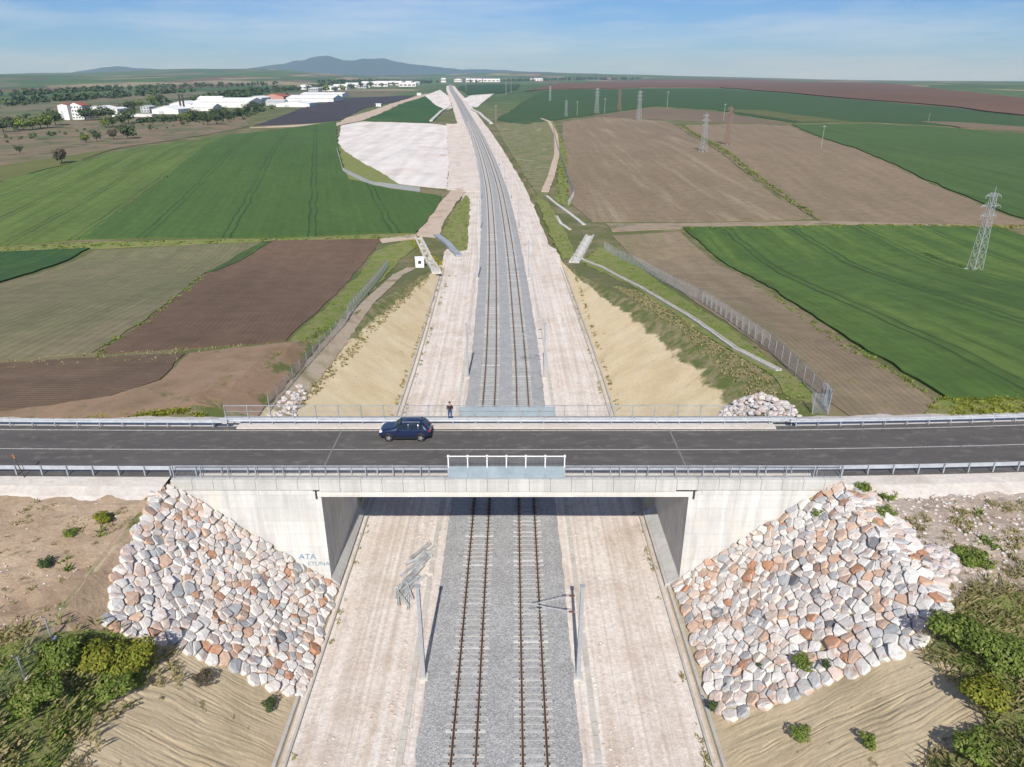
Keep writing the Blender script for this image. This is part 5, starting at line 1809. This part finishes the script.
# ------------------------------------------------------------------ power lines
M_pyl = flat_mat('pylon_steel', (0.42, 0.44, 0.45), 0.5, 0.2, var=0.12)
M_pylb = flat_mat('brown_pylon_steel', (0.30, 0.21, 0.16), 0.7, 0.1, var=0.2)
M_pole = flat_mat('pole_concrete', (0.38, 0.37, 0.35), 0.8, var=0.2)
def top_z(p, py):
    """height of a thing standing at p whose top shows at picture row py"""
    dx, dy, dz = ray(512, py)
    return CAM_H + dz / dy * p.y - p.z
def pylon(a, b, top, label, arms=3, bw=0.085, mat=None, rot=0.3, thick=1.0):
    p = P(a, b)
    h = top_z(p, top)
    o = empty('lattice_pylon', p, rot, label=label, cat='pylon', group='lattice pylons')
    r = max(0.05, h * 0.0045) * thick
    w0, w1 = h * bw, h * 0.022
    hw = lambda z: w0 + (w1 - w0) * min(z / (h * 0.92), 1)
    cs = ((-1, -1), (1, -1), (1, 1), (-1, 1))
    k = MB()
    for sx, sy in cs:
        k.bar((sx * w0, sy * w0, -0.4), (sx * w1, sy * w1, h * 0.92), r, 4, r * 0.8)
    k.build('leg_frame', mat or M_pyl, o)
    k = MB()
    n = 9
    zs = [h * 0.92 * (1 - (1 - i / n) ** 1.25) for i in range(n + 1)]
    for i in range(n):
        z0, z1 = zs[i], zs[i + 1]
        for q in range(4):
            (ax, ay), (bx, by) = cs[q], cs[(q + 1) % 4]
            k.bar((ax * hw(z0), ay * hw(z0), z0), (bx * hw(z1), by * hw(z1), z1), r * 0.55, 4)
            k.bar((bx * hw(z0), by * hw(z0), z0), (ax * hw(z1), ay * hw(z1), z1), r * 0.55, 4)
            k.bar((ax * hw(z1), ay * hw(z1), z1), (bx * hw(z1), by * hw(z1), z1), r * 0.5, 4)
    k.build('bracing', mat or M_pyl, o)
    for i in range(arms):
        z = h * (0.89 - 0.115 * i)
        L = h * (0.10 if i != 1 else 0.125)
        k = MB()
        for s in (-1, 1):
            for f in (-1, 1):
                k.bar((s * hw(z), f * hw(z), z), (s * L, 0, z), r * 0.7, 4)
                k.bar((s * hw(z + h * 0.03), f * hw(z), z + h * 0.035), (s * L, 0, z), r * 0.55, 4)
            k.bar((s * L, 0, z), (s * L, 0, z - h * 0.03), r * 0.7, 5)
        k.bar((-hw(z), 0, z), (hw(z), 0, z), r * 1.6, 4)
        k.build('cross_arm', mat or M_pyl, o)
    k = MB()
    k.bar((0, 0, h * 0.90), (0, 0, h), r, 4, r * 0.5)
    k.build('peak', mat or M_pyl, o)
    k = MB()
    for sx, sy in cs:
        k.box(sx * w0 - 0.35, sx * w0 + 0.35, sy * w0 - 0.35, sy * w0 + 0.35, -0.6, 0.35)
    k.build('footing', M_foot, o)
    return o
pylon(974, 271, 186, 'tall lattice pylon standing in the green wheat at right', 3, 0.06, rot=0.15, thick=0.8)
pylon(703, 152, 111, 'pale lattice pylon in the large brown fallow field', 3, 0.07, rot=0.4, thick=0.8)
pylon(727, 145, 104, 'brown lattice pylon behind the pale one in the fallow field', 2, 0.07, M_pylb, 0.4, 1.3)
pylon(638.5, 121, 88.5, 'pale lattice pylon at the brow of the fallow field', 3, 0.07, rot=0.4, thick=0.9)
pylon(596.5, 114, 86, 'pale lattice pylon left of the brow near the far green wheat', 3, 0.07, rot=0.4, thick=0.9)
pylon(619, 111, 88, 'brown lattice pylon between two pale ones on the far brow', 2, 0.07, M_pylb, 0.4, 1.4)
pylon(566, 117, 99, 'small pale lattice pylon at the left of the far row', 3, 0.07, rot=0.4, thick=0.9)
pylon(550, 101, 85, 'distant pale pylon in the far green wheat', 3, 0.06, rot=0.4, thick=1.2)
def pole(a, b, top, label, tall=0):
    p = P(a, b)
    h = top_z(p, top)
    o = empty('power_pole', p, 0.4, label=label, cat='pole', group='power poles')
    r = max(0.14, h * 0.014)
    k = MB()
    k.bar((0, 0, -0.5), (0, 0, h), r, 8, r * 0.6)
    k.build('shaft', M_pole, o)
    k = MB()
    k.box(-h * 0.09, h * 0.09, -r * 0.7, r * 0.7, h * 0.93, h * 0.945 + r * 0.6)
    k.build('cross_arm', M_pole, o)
    for s in (-1, 0, 1):
        k = MB()
        k.bar((s * h * 0.08, 0, h * 0.945 + r * 0.6), (s * h * 0.08, 0, h * 0.985 + r * 0.6), r * 0.5, 6)
        k.build('insulator', M_insul, o)
pole(821, 148, 125, 'single concrete power pole in the tan fallow field')
pole(667, 108, 91, 'power pole right of the pylons on the far brow')
pole(604.5, 113.5, 98, 'short power pole beside the left pale pylon on the brow')
pole(577, 116, 101, 'short power pole left of the pylons on the brow')
pole(496, 122, 105, 'power pole right of the tracks at the edge of the green')
pole(723.5, 121, 103.5, 'power pole far behind the brown pylon')
pole(928, 122, 113, 'power pole by the pale strip at far right')
pole(466, 92, 80, 'distant power pole right of the vanishing tracks')
pole(506, 95, 78, 'distant power pole above the far white spoil')
pole(511, 93, 78, 'distant power pole second above the far white spoil')

# ------------------------------------------------------------------ fences
M_fence = flat_mat('fence_wire', (0.46, 0.48, 0.49), 0.6, 0.2)
def fence(pts, label, h=2.0, bay=3.0, px=True, base=False, wire=0.005, step=0.2):
    ps = [P(*q) for q in pts] if px else [Vector((a, b, land(a, b))) for a, b in pts]
    L = [0]
    for a, b in zip(ps, ps[1:]):
        L.append(L[-1] + (b.xy - a.xy).length)
    n = max(1, int(round(L[-1] / bay)))
    def at(t):
        for i in range(len(ps) - 1):
            if t <= L[i + 1] + 1e-6:
                q = ps[i].xy.lerp(ps[i + 1].xy, (t - L[i]) / max(L[i + 1] - L[i], 1e-6))
                return Vector((q.x, q.y, land(q.x, q.y)))
        return ps[-1]
    o = empty('wire_fence', ps[0], 0, label=label, cat='fence')
    inv = Matrix.Translation(-o.location)
    kp = MB()
    kp.bar((0, 0, -0.3), (0, 0, h), 0.045, 6)
    kp.bar((0, 0, h), (0.0, -0.25, h + 0.3), 0.035, 5)
    kb = MB()
    kb.box(-0.2, 0.2, -0.2, 0.2, -0.3, 0.12)
    km = MB()
    z = 0.1
    d = -h
    while d < bay:       # two families of slanting wires make the chain link
        for sgn in (1, -1):
            a0, a1 = max(d, 0), min(d + h, bay)
            if a1 > a0:
                z0, z1 = a0 - d, a1 - d
                if sgn < 0:
                    z0, z1 = h - z0, h - z1
                km.bar((a0 / bay, 0, 0.05 + z0 * 0.96), (a1 / bay, 0, 0.05 + z1 * 0.96), wire, 3, cap=False)
        d += step
    for zz in (0.06, h * 0.5, h):
        km.bar((0, 0, zz), (1, 0, zz), wire * 1.3, 3, cap=False)
    post = pan = bs = None
    for i in range(n + 1):
        p = at(L[-1] * i / n)
        post_o = kp.build('post', M_galv2, o) if post is None else link('post', post, o)
        post = post_o.data
        post_o.matrix_parent_inverse = inv
        post_o.location = p
        if base:
            b_o = kb.build('post_base', M_bwhite, o) if bs is None else link('post_base', bs, o)
            bs = b_o.data
            b_o.matrix_parent_inverse = inv
            b_o.location = p
        if i < n:
            q = at(L[-1] * (i + 1) / n)
            m_o = km.build('mesh_panel', M_fence, o) if pan is None else link('mesh_panel', pan, o)
            pan = m_o.data
            m_o.matrix_parent_inverse = inv
            dv = q - p
            m_o.matrix_basis = Matrix(((dv.x, -dv.y / max(dv.xy.length, .01), 0, p.x), (dv.y, dv.x / max(dv.xy.length, .01), 0, p.y), (dv.z, 0, 1, p.z), (0, 0, 0, 1)))
    return o
fence([(270, 412), (300, 376), (345, 326), (388, 268)], 'wire mesh fence along the top of the left cutting behind the bridge', 1.9, 2.6)
fence([(828, 412), (820, 402), (770, 352), (700, 302), (640, 268), (604, 250)], 'wire mesh fence along the top of the right cutting behind the bridge', 2.1, 2.6)
fence([(812, 414), (829, 414), (823, 404)], 'short wire fence corner at the right end of the bridge', 2.2, 1.6, step=0.1)
fence([(-12, 722), (14, 697), (35, 665), (52, 640)], 'leaning wire fence with white footed posts at lower left', 1.6, 2.6, base=True, wire=0.0025)
fence([(568, 206), (574, 196), (566, 175), (558, 150), (553, 128)], 'wire fence beside the curved lane right of the tracks', 2.0, 4.0, wire=0.012)
fence([(337, 150), (343, 172), (372, 186), (420, 192)], 'wire fence between the left wheat and white spoil ground', 1.8, 5.0, wire=0.014)

# ------------------------------------------------------------------ culverts, ditches, ribbons
def ribbon(name, pts, w, mat, label, lift=0.12, cat='ditch', edge=0.0, step=1.2, kind=None, thick=0.3, drape=False):
    ps = [P(*q).xy for q in pts]
    dense = []
    for a, b in zip(ps, ps[1:]):
        n = max(1, int((b - a).length / step))
        dense += [a.lerp(b, i / n) for i in range(n)]
    dense.append(ps[-1])
    V, F = [], []
    for i, p in enumerate(dense):
        d = (dense[min(i + 1, len(dense) - 1)] - dense[max(i - 1, 0)]).normalized()
        nn = Vector((-d.y, d.x))
        jj = 0.12 * w * noise.noise((p.x * .7, p.y * .7, 2))
        prof = [(-w / 2, -thick), (-w / 2, edge), (-w * 0.3, edge), (-w * 0.22, 0), (w * 0.22, 0), (w * 0.3, edge), (w / 2, edge), (w / 2, -thick)]
        z = max(land(p.x + nn.x * s, p.y + nn.y * s) for s in (-w / 2, 0, w / 2)) + lift
        for s, dz in prof:
            q = p + nn * (s + jj)
            V.append((q.x, q.y, (land(q.x, q.y) + lift if drape else z) + dz))
    n = 8
    for a in range(len(dense) - 1):
        for i in range(n - 1):
            q = a * n + i
            F.append((q, q + 1, q + n + 1, q + n))
    F += [tuple(range(n)), tuple(range(len(V) - 1, len(V) - 1 - n, -1))]
    o = mesh_obj(name, V, F, mat)
    if kind:
        return set_props(o, label, kind=kind)
    return set_props(o, label, cat)
M_pale = concrete_mat('pale_culvert_concrete', (0.62, 0.60, 0.55), 0.3)
ribbon('drain_ditch', [(580, 259), (602, 268), (640, 288), (690, 318), (735, 350), (778, 372)], 0.75, M_trough, 'pale concrete ditch along the top of the right cutting', 0.2, edge=0.15)
ribbon('drain_ditch', [(543, 193), (556, 204), (570, 214), (584, 225)], 1.0, M_pale, 'pale concrete ditch beside the right wedge of grass', 0.12, edge=0.15)
ribbon('culvert_apron', [(574, 263), (584, 247), (590, 236)], 2.4, M_pale, 'broad pale concrete culvert apron right of the tracks', 0.1, cat='culvert', edge=0.35)
ribbon('drain_ditch', [(556, 216), (561, 224), (570, 230)], 0.9, M_pale, 'short pale concrete kerb on the right grass wedge', 0.12, edge=0.12)
ribbon('culvert_apron', [(418, 238), (424, 250), (430, 262), (437, 276)], 2.0, M_pale, 'pale concrete culvert steps left of the tracks', 0.1, cat='culvert', edge=0.3)
ribbon('culvert_wall', [(436, 236), (446, 243), (459, 257)], 1.6, M_galv2, 'grey culvert wall running beside the left grass wedge', 0.5, cat='wall', edge=0.1, thick=1.0)
ribbon('dirt_lane', [(412, 268), (398, 275), (378, 294), (334, 345), (296, 392), (281, 414)], 2.2, ground_mat('lane_tan', [(0.3, (0.34, 0.26, 0.18)), (0.5, (0.44, 0.36, 0.27)), (0.7, (0.22, 0.20, 0.10))], 0.25, 2.5, 0.35), 'tan dirt lane between fence and left cutting slope', 0.12, kind='structure', drape=True)
ribbon('curved_lane', [(545, 193), (551, 178), (557, 155), (556, 135), (549, 122), (541, 119)], 3.0, M_dirt, 'pale curved lane on the bank right of the tracks', 0.6, kind='structure', edge=0.05, step=4)
ribbon('retaining_wall', [(431, 122), (441, 112), (451, 106)], 3.0, M_pale, 'pale concrete wing wall left of the far tracks', 1.2, cat='wall', edge=0.3, step=4, thick=2.0)
ribbon('retaining_wall', [(472, 110), (481, 116), (491, 124)], 3.0, M_pale, 'pale concrete wing wall right of the far tracks', 1.0, cat='wall', edge=0.3, step=4, thick=2.0)

# white cabinet by the left culvert
p = P(420, 267)
o = empty('equipment_cabinet', p, 0.1, label='small white equipment cabinet beside the left culvert', cat='cabinet')
k = MB()
k.box(-0.95, 0.95, -0.8, 0.8, -0.2, 2.1)
k.build('housing', M_white, o)
k = MB()
k.box(-1.05, 1.05, -0.9, 0.9, 2.1, 2.22)
k.build('roof', M_rwhite, o)
k = MB()
k.box(-0.35, 0.35, -0.83, -0.79, 0.9, 1.6)
k.build('vent', M_glass, o)

# ------------------------------------------------------------------ scrap struts
M_strut = flat_mat('scrap_steel', (0.60, 0.62, 0.62), 0.6, 0.15, var=0.35, scale=2)
rng = random.Random(77)
for i in range(24):
    t = i / 23
    a = Vector((-7.75 - 1.15 * t + rng.uniform(-.5, .5), 51.4 - 6.6 * t + rng.uniform(-.4, .4)))
    L = rng.uniform(2.0, 3.4)
    ang = math.radians(rng.gauss(57, 7)) if i < 20 else math.radians(rng.gauss(112, 8))
    k = MB()
    k.box(-L / 2, L / 2, -0.09, 0.09, -0.02, 0.02)
    k.box(-L / 2, L / 2, -0.09, -0.065, 0.02, 0.13)
    k.box(-L / 2, L / 2, 0.065, 0.09, 0.02, 0.13)
    if rng.random() < 0.5:
        k.box(L / 2 - 0.03, L / 2 + 0.03, -0.16, 0.16, -0.12, 0.16)
    o = k.build('steel_strut', M_strut)
    o.location = (a.x, a.y, -0.40 + 0.10 * (i % 3))
    o.rotation_euler = (rng.uniform(-.25, .25), rng.uniform(-.02, .02), ang)
    set_props(o, 'one of the grey steel struts heaped on the left service track', 'strut', 'grey struts heaped on the left track')

# ------------------------------------------------------------------ marker post at the left end of the road
p = Vector((-37.6, road_y(-37.6) - 4.5, RZ))
o = empty('marker_post', p, label='thin orange tipped marker post at the left end of the road', cat='post')
k = MB()
k.bar((0, 0, -0.2), (-0.35, 0.05, 1.6), 0.035, 6)
k.build('stake', M_bark, o)
k = MB()
k.bar((-0.35, 0.05, 1.6), (-0.43, 0.06, 1.95), 0.06, 6)
k.build('tip', flat_mat('orange_paint', (0.45, 0.16, 0.06), 0.7), o)
k = MB()
# blue mark on the right drain
o = graffiti_mark = None

# ------------------------------------------------------------------ car
def car(x, y, z):
    o = empty('parked_car', (x, y, z), 0, label='dark blue sport utility car on the far lane of the bridge', cat='car')
    paint, nt, b = new_mat('dark_blue_car_paint', 0.28)
    b.inputs['Base Color'].default_value = (0.006, 0.015, 0.05, 1)
    b.inputs['Coat Weight'].default_value = 0.8
    b.inputs['Specular IOR Level'].default_value = 0.5
    black = flat_mat('black_plastic', (0.02, 0.02, 0.022), 0.6)
    glass, nt, b = new_mat('tinted_glass', 0.06)
    b.inputs['Base Color'].default_value = (0.012, 0.016, 0.022, 1)
    b.inputs['Specular IOR Level'].default_value = 0.6
    tyre = flat_mat('tyre_rubber', (0.025, 0.025, 0.025), 0.85)
    alloy = flat_mat('alloy_rim', (0.42, 0.43, 0.44), 0.4, 0.5)
    lamp = flat_mat('headlight_glass', (0.7, 0.72, 0.75), 0.1)
    red = flat_mat('tail_light', (0.35, 0.02, 0.02), 0.2)
    # stations from nose (-x) to tail: x, sill z, shoulder z, half width, roof z, roof half width
    st = [(-2.17, 0.42, 0.70, 0.62, 0.78, 0.50), (-2.10, 0.33, 0.86, 0.80, 0.94, 0.66), (-1.75, 0.28, 0.96, 0.88, 1.04, 0.74), (-1.2, 0.26, 1.02, 0.905, 1.10, 0.78), (-0.90, 0.26, 1.04, 0.905, 1.14, 0.77), (-0.30, 0.26, 1.05, 0.905, 1.60, 0.63), (0.1, 0.26, 1.06, 0.905, 1.655, 0.64), (0.8, 0.26, 1.07, 0.905, 1.66, 0.64), (1.45, 0.27, 1.08, 0.90, 1.60, 0.62), (1.85, 0.30, 1.07, 0.88, 1.36, 0.66), (2.05, 0.36, 1.02, 0.84, 1.08, 0.72), (2.17, 0.46, 0.86, 0.72, 0.92, 0.60)]
    V, F = [], []
    for (sx, zs, zh, hw, zr, rw) in st:
        zm = (zs + zh) / 2
        half = [(hw * 0.80, zs), (hw * 0.99, zs + 0.08), (hw, zm), (hw * 0.985, zh - 0.06), (hw * 0.95, zh), (rw + (hw * 0.95 - rw) * 0.12 if zr - zh > 0.2 else rw, zr - 0.07 if zr - zh > 0.2 else zr - 0.02), (rw * 0.86, zr)]
        ring = [(sx, -a, c) for a, c in half] + [(sx, a, c) for a, c in half[::-1]]
        V += ring
    n = 14
    for i in range(len(st) - 1):
        for j in range(n):
            a, c = i * n + j, i * n + (j + 1) % n
            F.append((a, c, c + n, a + n))
    F += [tuple(range(n - 1, -1, -1)), tuple(range(len(V) - n, len(V)))]
    body = mesh_obj('body', V, F, paint, o, smooth=True)
    m = body.modifiers.new('round', 'SUBSURF')
    m.levels = m.render_levels = 1
    for s in (-1, 1):
        # side glass: three panes following the lean of the cabin
        for (xa, xb, xt0, xt1, nm) in ((-0.70, 0.28, -0.24, 0.28, 'window'), (0.36, 1.12, 0.36, 1.10, 'window'), (1.20, 1.66, 1.18, 1.44, 'quarter_window')):
            k = MB()
            yb, yt = s * 0.872, s * 0.715
            vs = [(xa, yb, 1.08), (xb, yb, 1.10), (xt1, yt, 1.53), (xt0, yt, 1.53)]
            k.add(vs + [(a, c - s * 0.05, d) for a, c, d in vs], [(0, 1, 2, 3), (4, 7, 6, 5), (0, 4, 5, 1), (1, 5, 6, 2), (2, 6, 7, 3), (3, 7, 4, 0)])
            k.build(nm, glass, o)
        k = MB()
        for wx in (-1.36, 1.34):
            vs = []
            for q in range(9):
                t = math.pi * q / 8
                vs += [(wx + 0.43 * math.cos(t), s * 0.885, 0.36 + 0.43 * math.sin(t)), (wx + 0.36 * math.cos(t), s * 0.925, 0.36 + 0.36 * math.sin(t))]
            k.add(vs, [(2 * q, 2 * q + 1, 2 * q + 3, 2 * q + 2) for q in range(8)])
        k.box(-0.95, 0.93, s * 0.905 - 0.02, s * 0.905 + 0.02, 0.27, 0.46)
        k.build('cladding', black, o)
        k = MB()
        k.box(-0.62, -0.46, s * 0.98 - 0.10, s * 0.98 + 0.10, 1.06, 1.20)
        k.build('mirror', paint, o)
        k = MB()
        k.bar((-0.15, s * 0.60, 1.70), (1.3, s * 0.59, 1.69), 0.028, 6)
        for xx in (-0.1, 1.2):
            k.bar((xx, s * 0.60, 1.60), (xx, s * 0.60, 1.70), 0.025, 6)
        k.build('roof_rail', alloy, o)
        k = MB()
        k.box(-2.13, -1.88, s * 0.64 - 0.16, s * 0.64 + 0.16, 0.80, 0.95)
        k.build('headlight', lamp, o)
        k = MB()
        k.box(1.98, 2.12, s * 0.72 - 0.10, s * 0.72 + 0.10, 0.85, 1.03)
        k.build('tail_light', red, o)
        for wx in (-1.36, 1.34):
            w = empty('wheel', (wx, s * 0.82, 0.345))
            w.parent = o
            k = MB()
            k.bar((0, -0.11, 0), (0, 0.11, 0), 0.345, 20)
            k.build('tyre', tyre, w, smooth=False)
            k = MB()
            k.bar((0, -0.118, 0), (0, 0.118, 0), 0.14, 12)
            for q in range(5):
                t = 2 * math.pi * q / 5
                k.bar((0.05 * math.cos(t), s * 0.114, 0.05 * math.sin(t)), (0.23 * math.cos(t), s * 0.114, 0.23 * math.sin(t)), 0.035, 4)
            k.build('rim', alloy, w)
            d = k
    # windscreen and rear window
    k = MB()
    vs = [(-0.93, -0.74, 1.13), (-0.93, 0.74, 1.13), (-0.38, 0.60, 1.585), (-0.38, -0.60, 1.585)]
    k.add(vs + [(a + 0.08, b, c - 0.05) for a, b, c in vs], [(0, 1, 2, 3), (4, 7, 6, 5), (0, 4, 5, 1), (1, 5, 6, 2), (2, 6, 7, 3), (3, 7, 4, 0)])
    k.build('windscreen', glass, o)
    k = MB()
    vs = [(1.60, -0.56, 1.58), (1.60, 0.56, 1.58), (1.99, 0.66, 1.13), (1.99, -0.66, 1.13)]
    k.add(vs + [(a - 0.08, b, c - 0.04) for a, b, c in vs], [(0, 1, 2, 3), (4, 7, 6, 5), (0, 4, 5, 1), (1, 5, 6, 2), (2, 6, 7, 3), (3, 7, 4, 0)])
    k.build('rear_window', glass, o)
    k = MB()
    k.box(-2.19, -2.06, -0.66, 0.66, 0.36, 0.62)
    k.build('front_bumper', black, o)
    k = MB()
    k.box(2.04, 2.19, -0.70, 0.70, 0.40, 0.66)
    k.build('rear_bumper', black, o)
    k = MB()
    k.box(-2.165, -2.10, -0.26, 0.26, 0.64, 0.75)
    k.build('number_plate', M_white, o)
    return o
car(-9.07, 53.45, RZ + 0.008)

# ------------------------------------------------------------------ person on the far walkway
def person(x, y, z, rz):
    o = empty('person', (x, y, z), rz, label='person in dark top and blue jeans standing on the far bridge walkway', cat='person')
    skin = flat_mat('skin', (0.42, 0.27, 0.20), 0.6)
    top = flat_mat('dark_jacket', (0.022, 0.022, 0.026), 0.85)
    jean = flat_mat('blue_denim', (0.05, 0.10, 0.20), 0.9)
    hairm = flat_mat('brown_hair', (0.05, 0.03, 0.02), 0.7)
    shoe = flat_mat('dark_shoe', (0.04, 0.04, 0.045), 0.7)
    def skinned(name, pts, edges, rad, mat, root=0):
        me = bpy.data.meshes.new(name)
        me.from_pydata(pts, edges, [])
        ob = link(name, me, o)
        m = ob.modifiers.new('skin', 'SKIN')
        m.use_smooth_shade = True
        for i, r in enumerate(rad):
            me.skin_vertices[0].data[i].radius = r if isinstance(r, tuple) else (r, r)
            me.skin_vertices[0].data[i].use_root = i == root
        s = ob.modifiers.new('sub', 'SUBSURF')
        s.levels = s.render_levels = 1
        me.materials.append(mat)
        return ob
    # pelvis, spine, neck, head; arms raised with a controller held before the chest
    B = [(0, 0, 0.95), (0, 0, 1.15), (0, 0.01, 1.38), (0, 0, 1.50), (0, -0.02, 1.60), (0, -0.02, 1.72),
         (0.18, 0, 1.42), (0.27, -0.03, 1.16), (0.12, -0.28, 1.18), (0.07, -0.34, 1.20),
         (-0.18, 0, 1.42), (-0.27, -0.03, 1.16), (-0.12, -0.28, 1.18), (-0.07, -0.34, 1.20),
         (0.10, 0, 0.90), (0.11, -0.02, 0.50), (0.11, 0.02, 0.09), (0.12, -0.14, 0.04),
         (-0.10, 0, 0.90), (-0.12, -0.01, 0.50), (-0.13, 0.02, 0.09), (-0.15, -0.13, 0.04)]
    E = [(0, 1), (1, 2), (2, 3), (3, 4), (4, 5), (2, 6), (6, 7), (7, 8), (8, 9), (2, 10), (10, 11), (11, 12), (12, 13), (0, 14), (14, 15), (15, 16), (16, 17), (0, 18), (18, 19), (19, 20), (20, 21)]
    Rr = [(0.15, 0.11), (0.13, 0.10), (0.15, 0.11), 0.055, 0.095, 0.085, 0.055, 0.045, 0.032, 0.025, 0.055, 0.045, 0.032, 0.025, 0.085, 0.058, 0.038, 0.035, 0.085, 0.058, 0.038, 0.035]
    skinned('body', B, E, Rr, skin)
    J = [B[i] for i in (0, 1, 2, 6, 7, 8, 10, 11, 12)]
    skinned('jacket', J, [(0, 1), (1, 2), (2, 3), (3, 4), (4, 5), (2, 6), (6, 7), (7, 8)], [(0.175, 0.135), (0.16, 0.125), (0.18, 0.135), 0.075, 0.062, 0.045, 0.075, 0.062, 0.045], top)
    T = [B[i] for i in (0, 14, 15, 16, 18, 19, 20)]
    skinned('jeans', T, [(0, 1), (1, 2), (2, 3), (0, 4), (4, 5), (5, 6)], [(0.165, 0.125), 0.10, 0.075, 0.062, 0.10, 0.075, 0.062], jean)
    for a, b in ((16, 17), (20, 21)):
        k = MB()
        p0, p1 = B[a], B[b]
        k.add([(p0[0] - .05, p0[1] + .06, 0), (p0[0] + .05, p0[1] + .06, 0), (p1[0] + .05, p1[1] - .06, 0), (p1[0] - .05, p1[1] - .06, 0), (p0[0] - .05, p0[1] + .06, .11), (p0[0] + .05, p0[1] + .06, .11), (p1[0] + .04, p1[1] - .04, .06), (p1[0] - .04, p1[1] - .04, .06)],
              [(0, 3, 2, 1), (4, 5, 6, 7), (0, 1, 5, 4), (1, 2, 6, 5), (2, 3, 7, 6), (3, 0, 4, 7)])
        k.build('shoe', shoe, o)
    bm = bmesh.new()
    bmesh.ops.create_icosphere(bm, subdivisions=2, radius=0.115)
    for v in bm.verts:
        v.co.z = v.co.z * 0.9 + 1.735
        v.co.y = v.co.y + 0.015
        if v.co.y < -0.05 and v.co.z < 1.74:
            v.co.y = -0.03
    me = bpy.data.meshes.new('hair')
    bm.to_mesh(me)
    bm.free()
    me.materials.append(hairm)
    link('hair', me, o)
    return o
person(-5.55, 56.45, 10.13, 0.2)
ctrl = empty('remote_controller', (-5.48, 56.11, 11.32), 0.2, label='small dark remote controller held by the person on the bridge', cat='controller')
k = MB()
k.box(-0.09, 0.09, -0.05, 0.05, -0.02, 0.03)
k.build('case', M_gap, ctrl)
k = MB()
k.bar((-0.06, -0.04, 0.03), (-0.06, -0.07, 0.13), 0.008, 5)
k.bar((0.06, -0.04, 0.03), (0.06, -0.07, 0.13), 0.008, 5)
k.build('antenna', M_gap, ctrl)

# blue spray marks on the right drain wall
for i, (a, b, s) in enumerate(((711, 706, 0.55), (710, 695, 0.35))):
    p = P(a, b)
    k = MB()
    rng2 = random.Random(i)
    for q in range(5):
        x0, y0 = rng2.uniform(-.3, .3) * s, rng2.uniform(-.5, .5) * s
        k.bar((x0, y0, 0), (x0 + rng2.uniform(-.4, .4) * s, y0 + rng2.uniform(-.4, .4) * s, 0), 0.05 * s + 0.02, 4)
    m = k.build('spray_mark', M_spray)
    m.parent = bpy.data.objects['drain_channel.001']
    m.location = (centre(p.y) + TOE + 0.16, p.y, -0.19)

# ------------------------------------------------------------------ hills on the horizon
M_hill = ground_mat('wooded_hill', [(0.3, (0.022, 0.036, 0.026)), (0.6, (0.036, 0.050, 0.034)), (0.8, (0.05, 0.058, 0.04))], 0.0012, 0.02, 0.4)
def hill(prof_px, Y, depth, label, seed):
    """prof_px: skyline as picture points; a ridge with real depth behind the plain"""
    xs, zs = [], []
    for a, b in prof_px:
        dx, dy, dz = ray(a, b)
        xs.append(dx / dy * Y)
        zs.append(CAM_H + dz / dy * Y)
    sky_z = pchip(xs, zs)
    nx, ny = 140, 14
    V, F = [], []
    for j in range(ny + 1):
        t = j / ny * 2 - 1
        for i in range(nx + 1):
            x = xs[0] + (xs[-1] - xs[0]) * i / nx
            zz = sky_z(x) - 20
            r = 1 - abs(t) ** 1.5
            z = 20 + zz * r + (0.10 * zz * noise.noise((x * 0.0016, t * 2.5, seed)) + 0.05 * zz * noise.noise((x * 0.005, t * 6, seed))) * (1 if j not in (0, ny) else 0) - (30 if j in (0, ny) else 0)
            V.append((x, Y + t * depth, z))
    for j in range(ny):
        for i in range(nx):
            q = j * (nx + 1) + i
            F.append((q, q + 1, q + nx + 2, q + nx + 1))
    o = mesh_obj('hills', V, F, M_hill, smooth=True)
    set_props(o, label, kind='structure')
hill([(-30, 84), (20, 80), (60, 75), (90, 70), (118, 67), (150, 69), (185, 71), (225, 76), (270, 80)], 12500, 1500, 'long blue hill on the left horizon', 3)
hill([(215, 78), (255, 68), (280, 64), (300, 60.5), (315, 57.5), (328, 57), (345, 59.5), (365, 58), (385, 59.5), (410, 64), (435, 67), (470, 69), (520, 71), (600, 74)], 13800, 1700, 'blue mountain ridge left of the vanishing tracks', 8)

# ------------------------------------------------------------------ haze
hz = bpy.data.materials.new('haze_air')
hz.use_nodes = True
for n_ in list(hz.node_tree.nodes):
    if n_.type != 'OUTPUT_MATERIAL':
        hz.node_tree.nodes.remove(n_)
pv = hz.node_tree.nodes.new('ShaderNodeVolumePrincipled')
pv.inputs['Color'].default_value = (0.44, 0.69, 1.0, 1)
pv.inputs['Absorption Color'].default_value = (1, 1, 1, 1)
pv.inputs['Density'].default_value = 0.000075
pv.inputs['Anisotropy'].default_value = 0.2
hz.node_tree.links.new(pv.outputs['Volume'], [n_ for n_ in hz.node_tree.nodes if n_.type == 'OUTPUT_MATERIAL'][0].inputs['Volume'])
k = MB()
k.box(-18500, 18500, -200, 18500, -60, 520)
o = k.build('haze', hz)
set_props(o, 'pale blue haze softening the distant land', 'haze', kind='stuff')
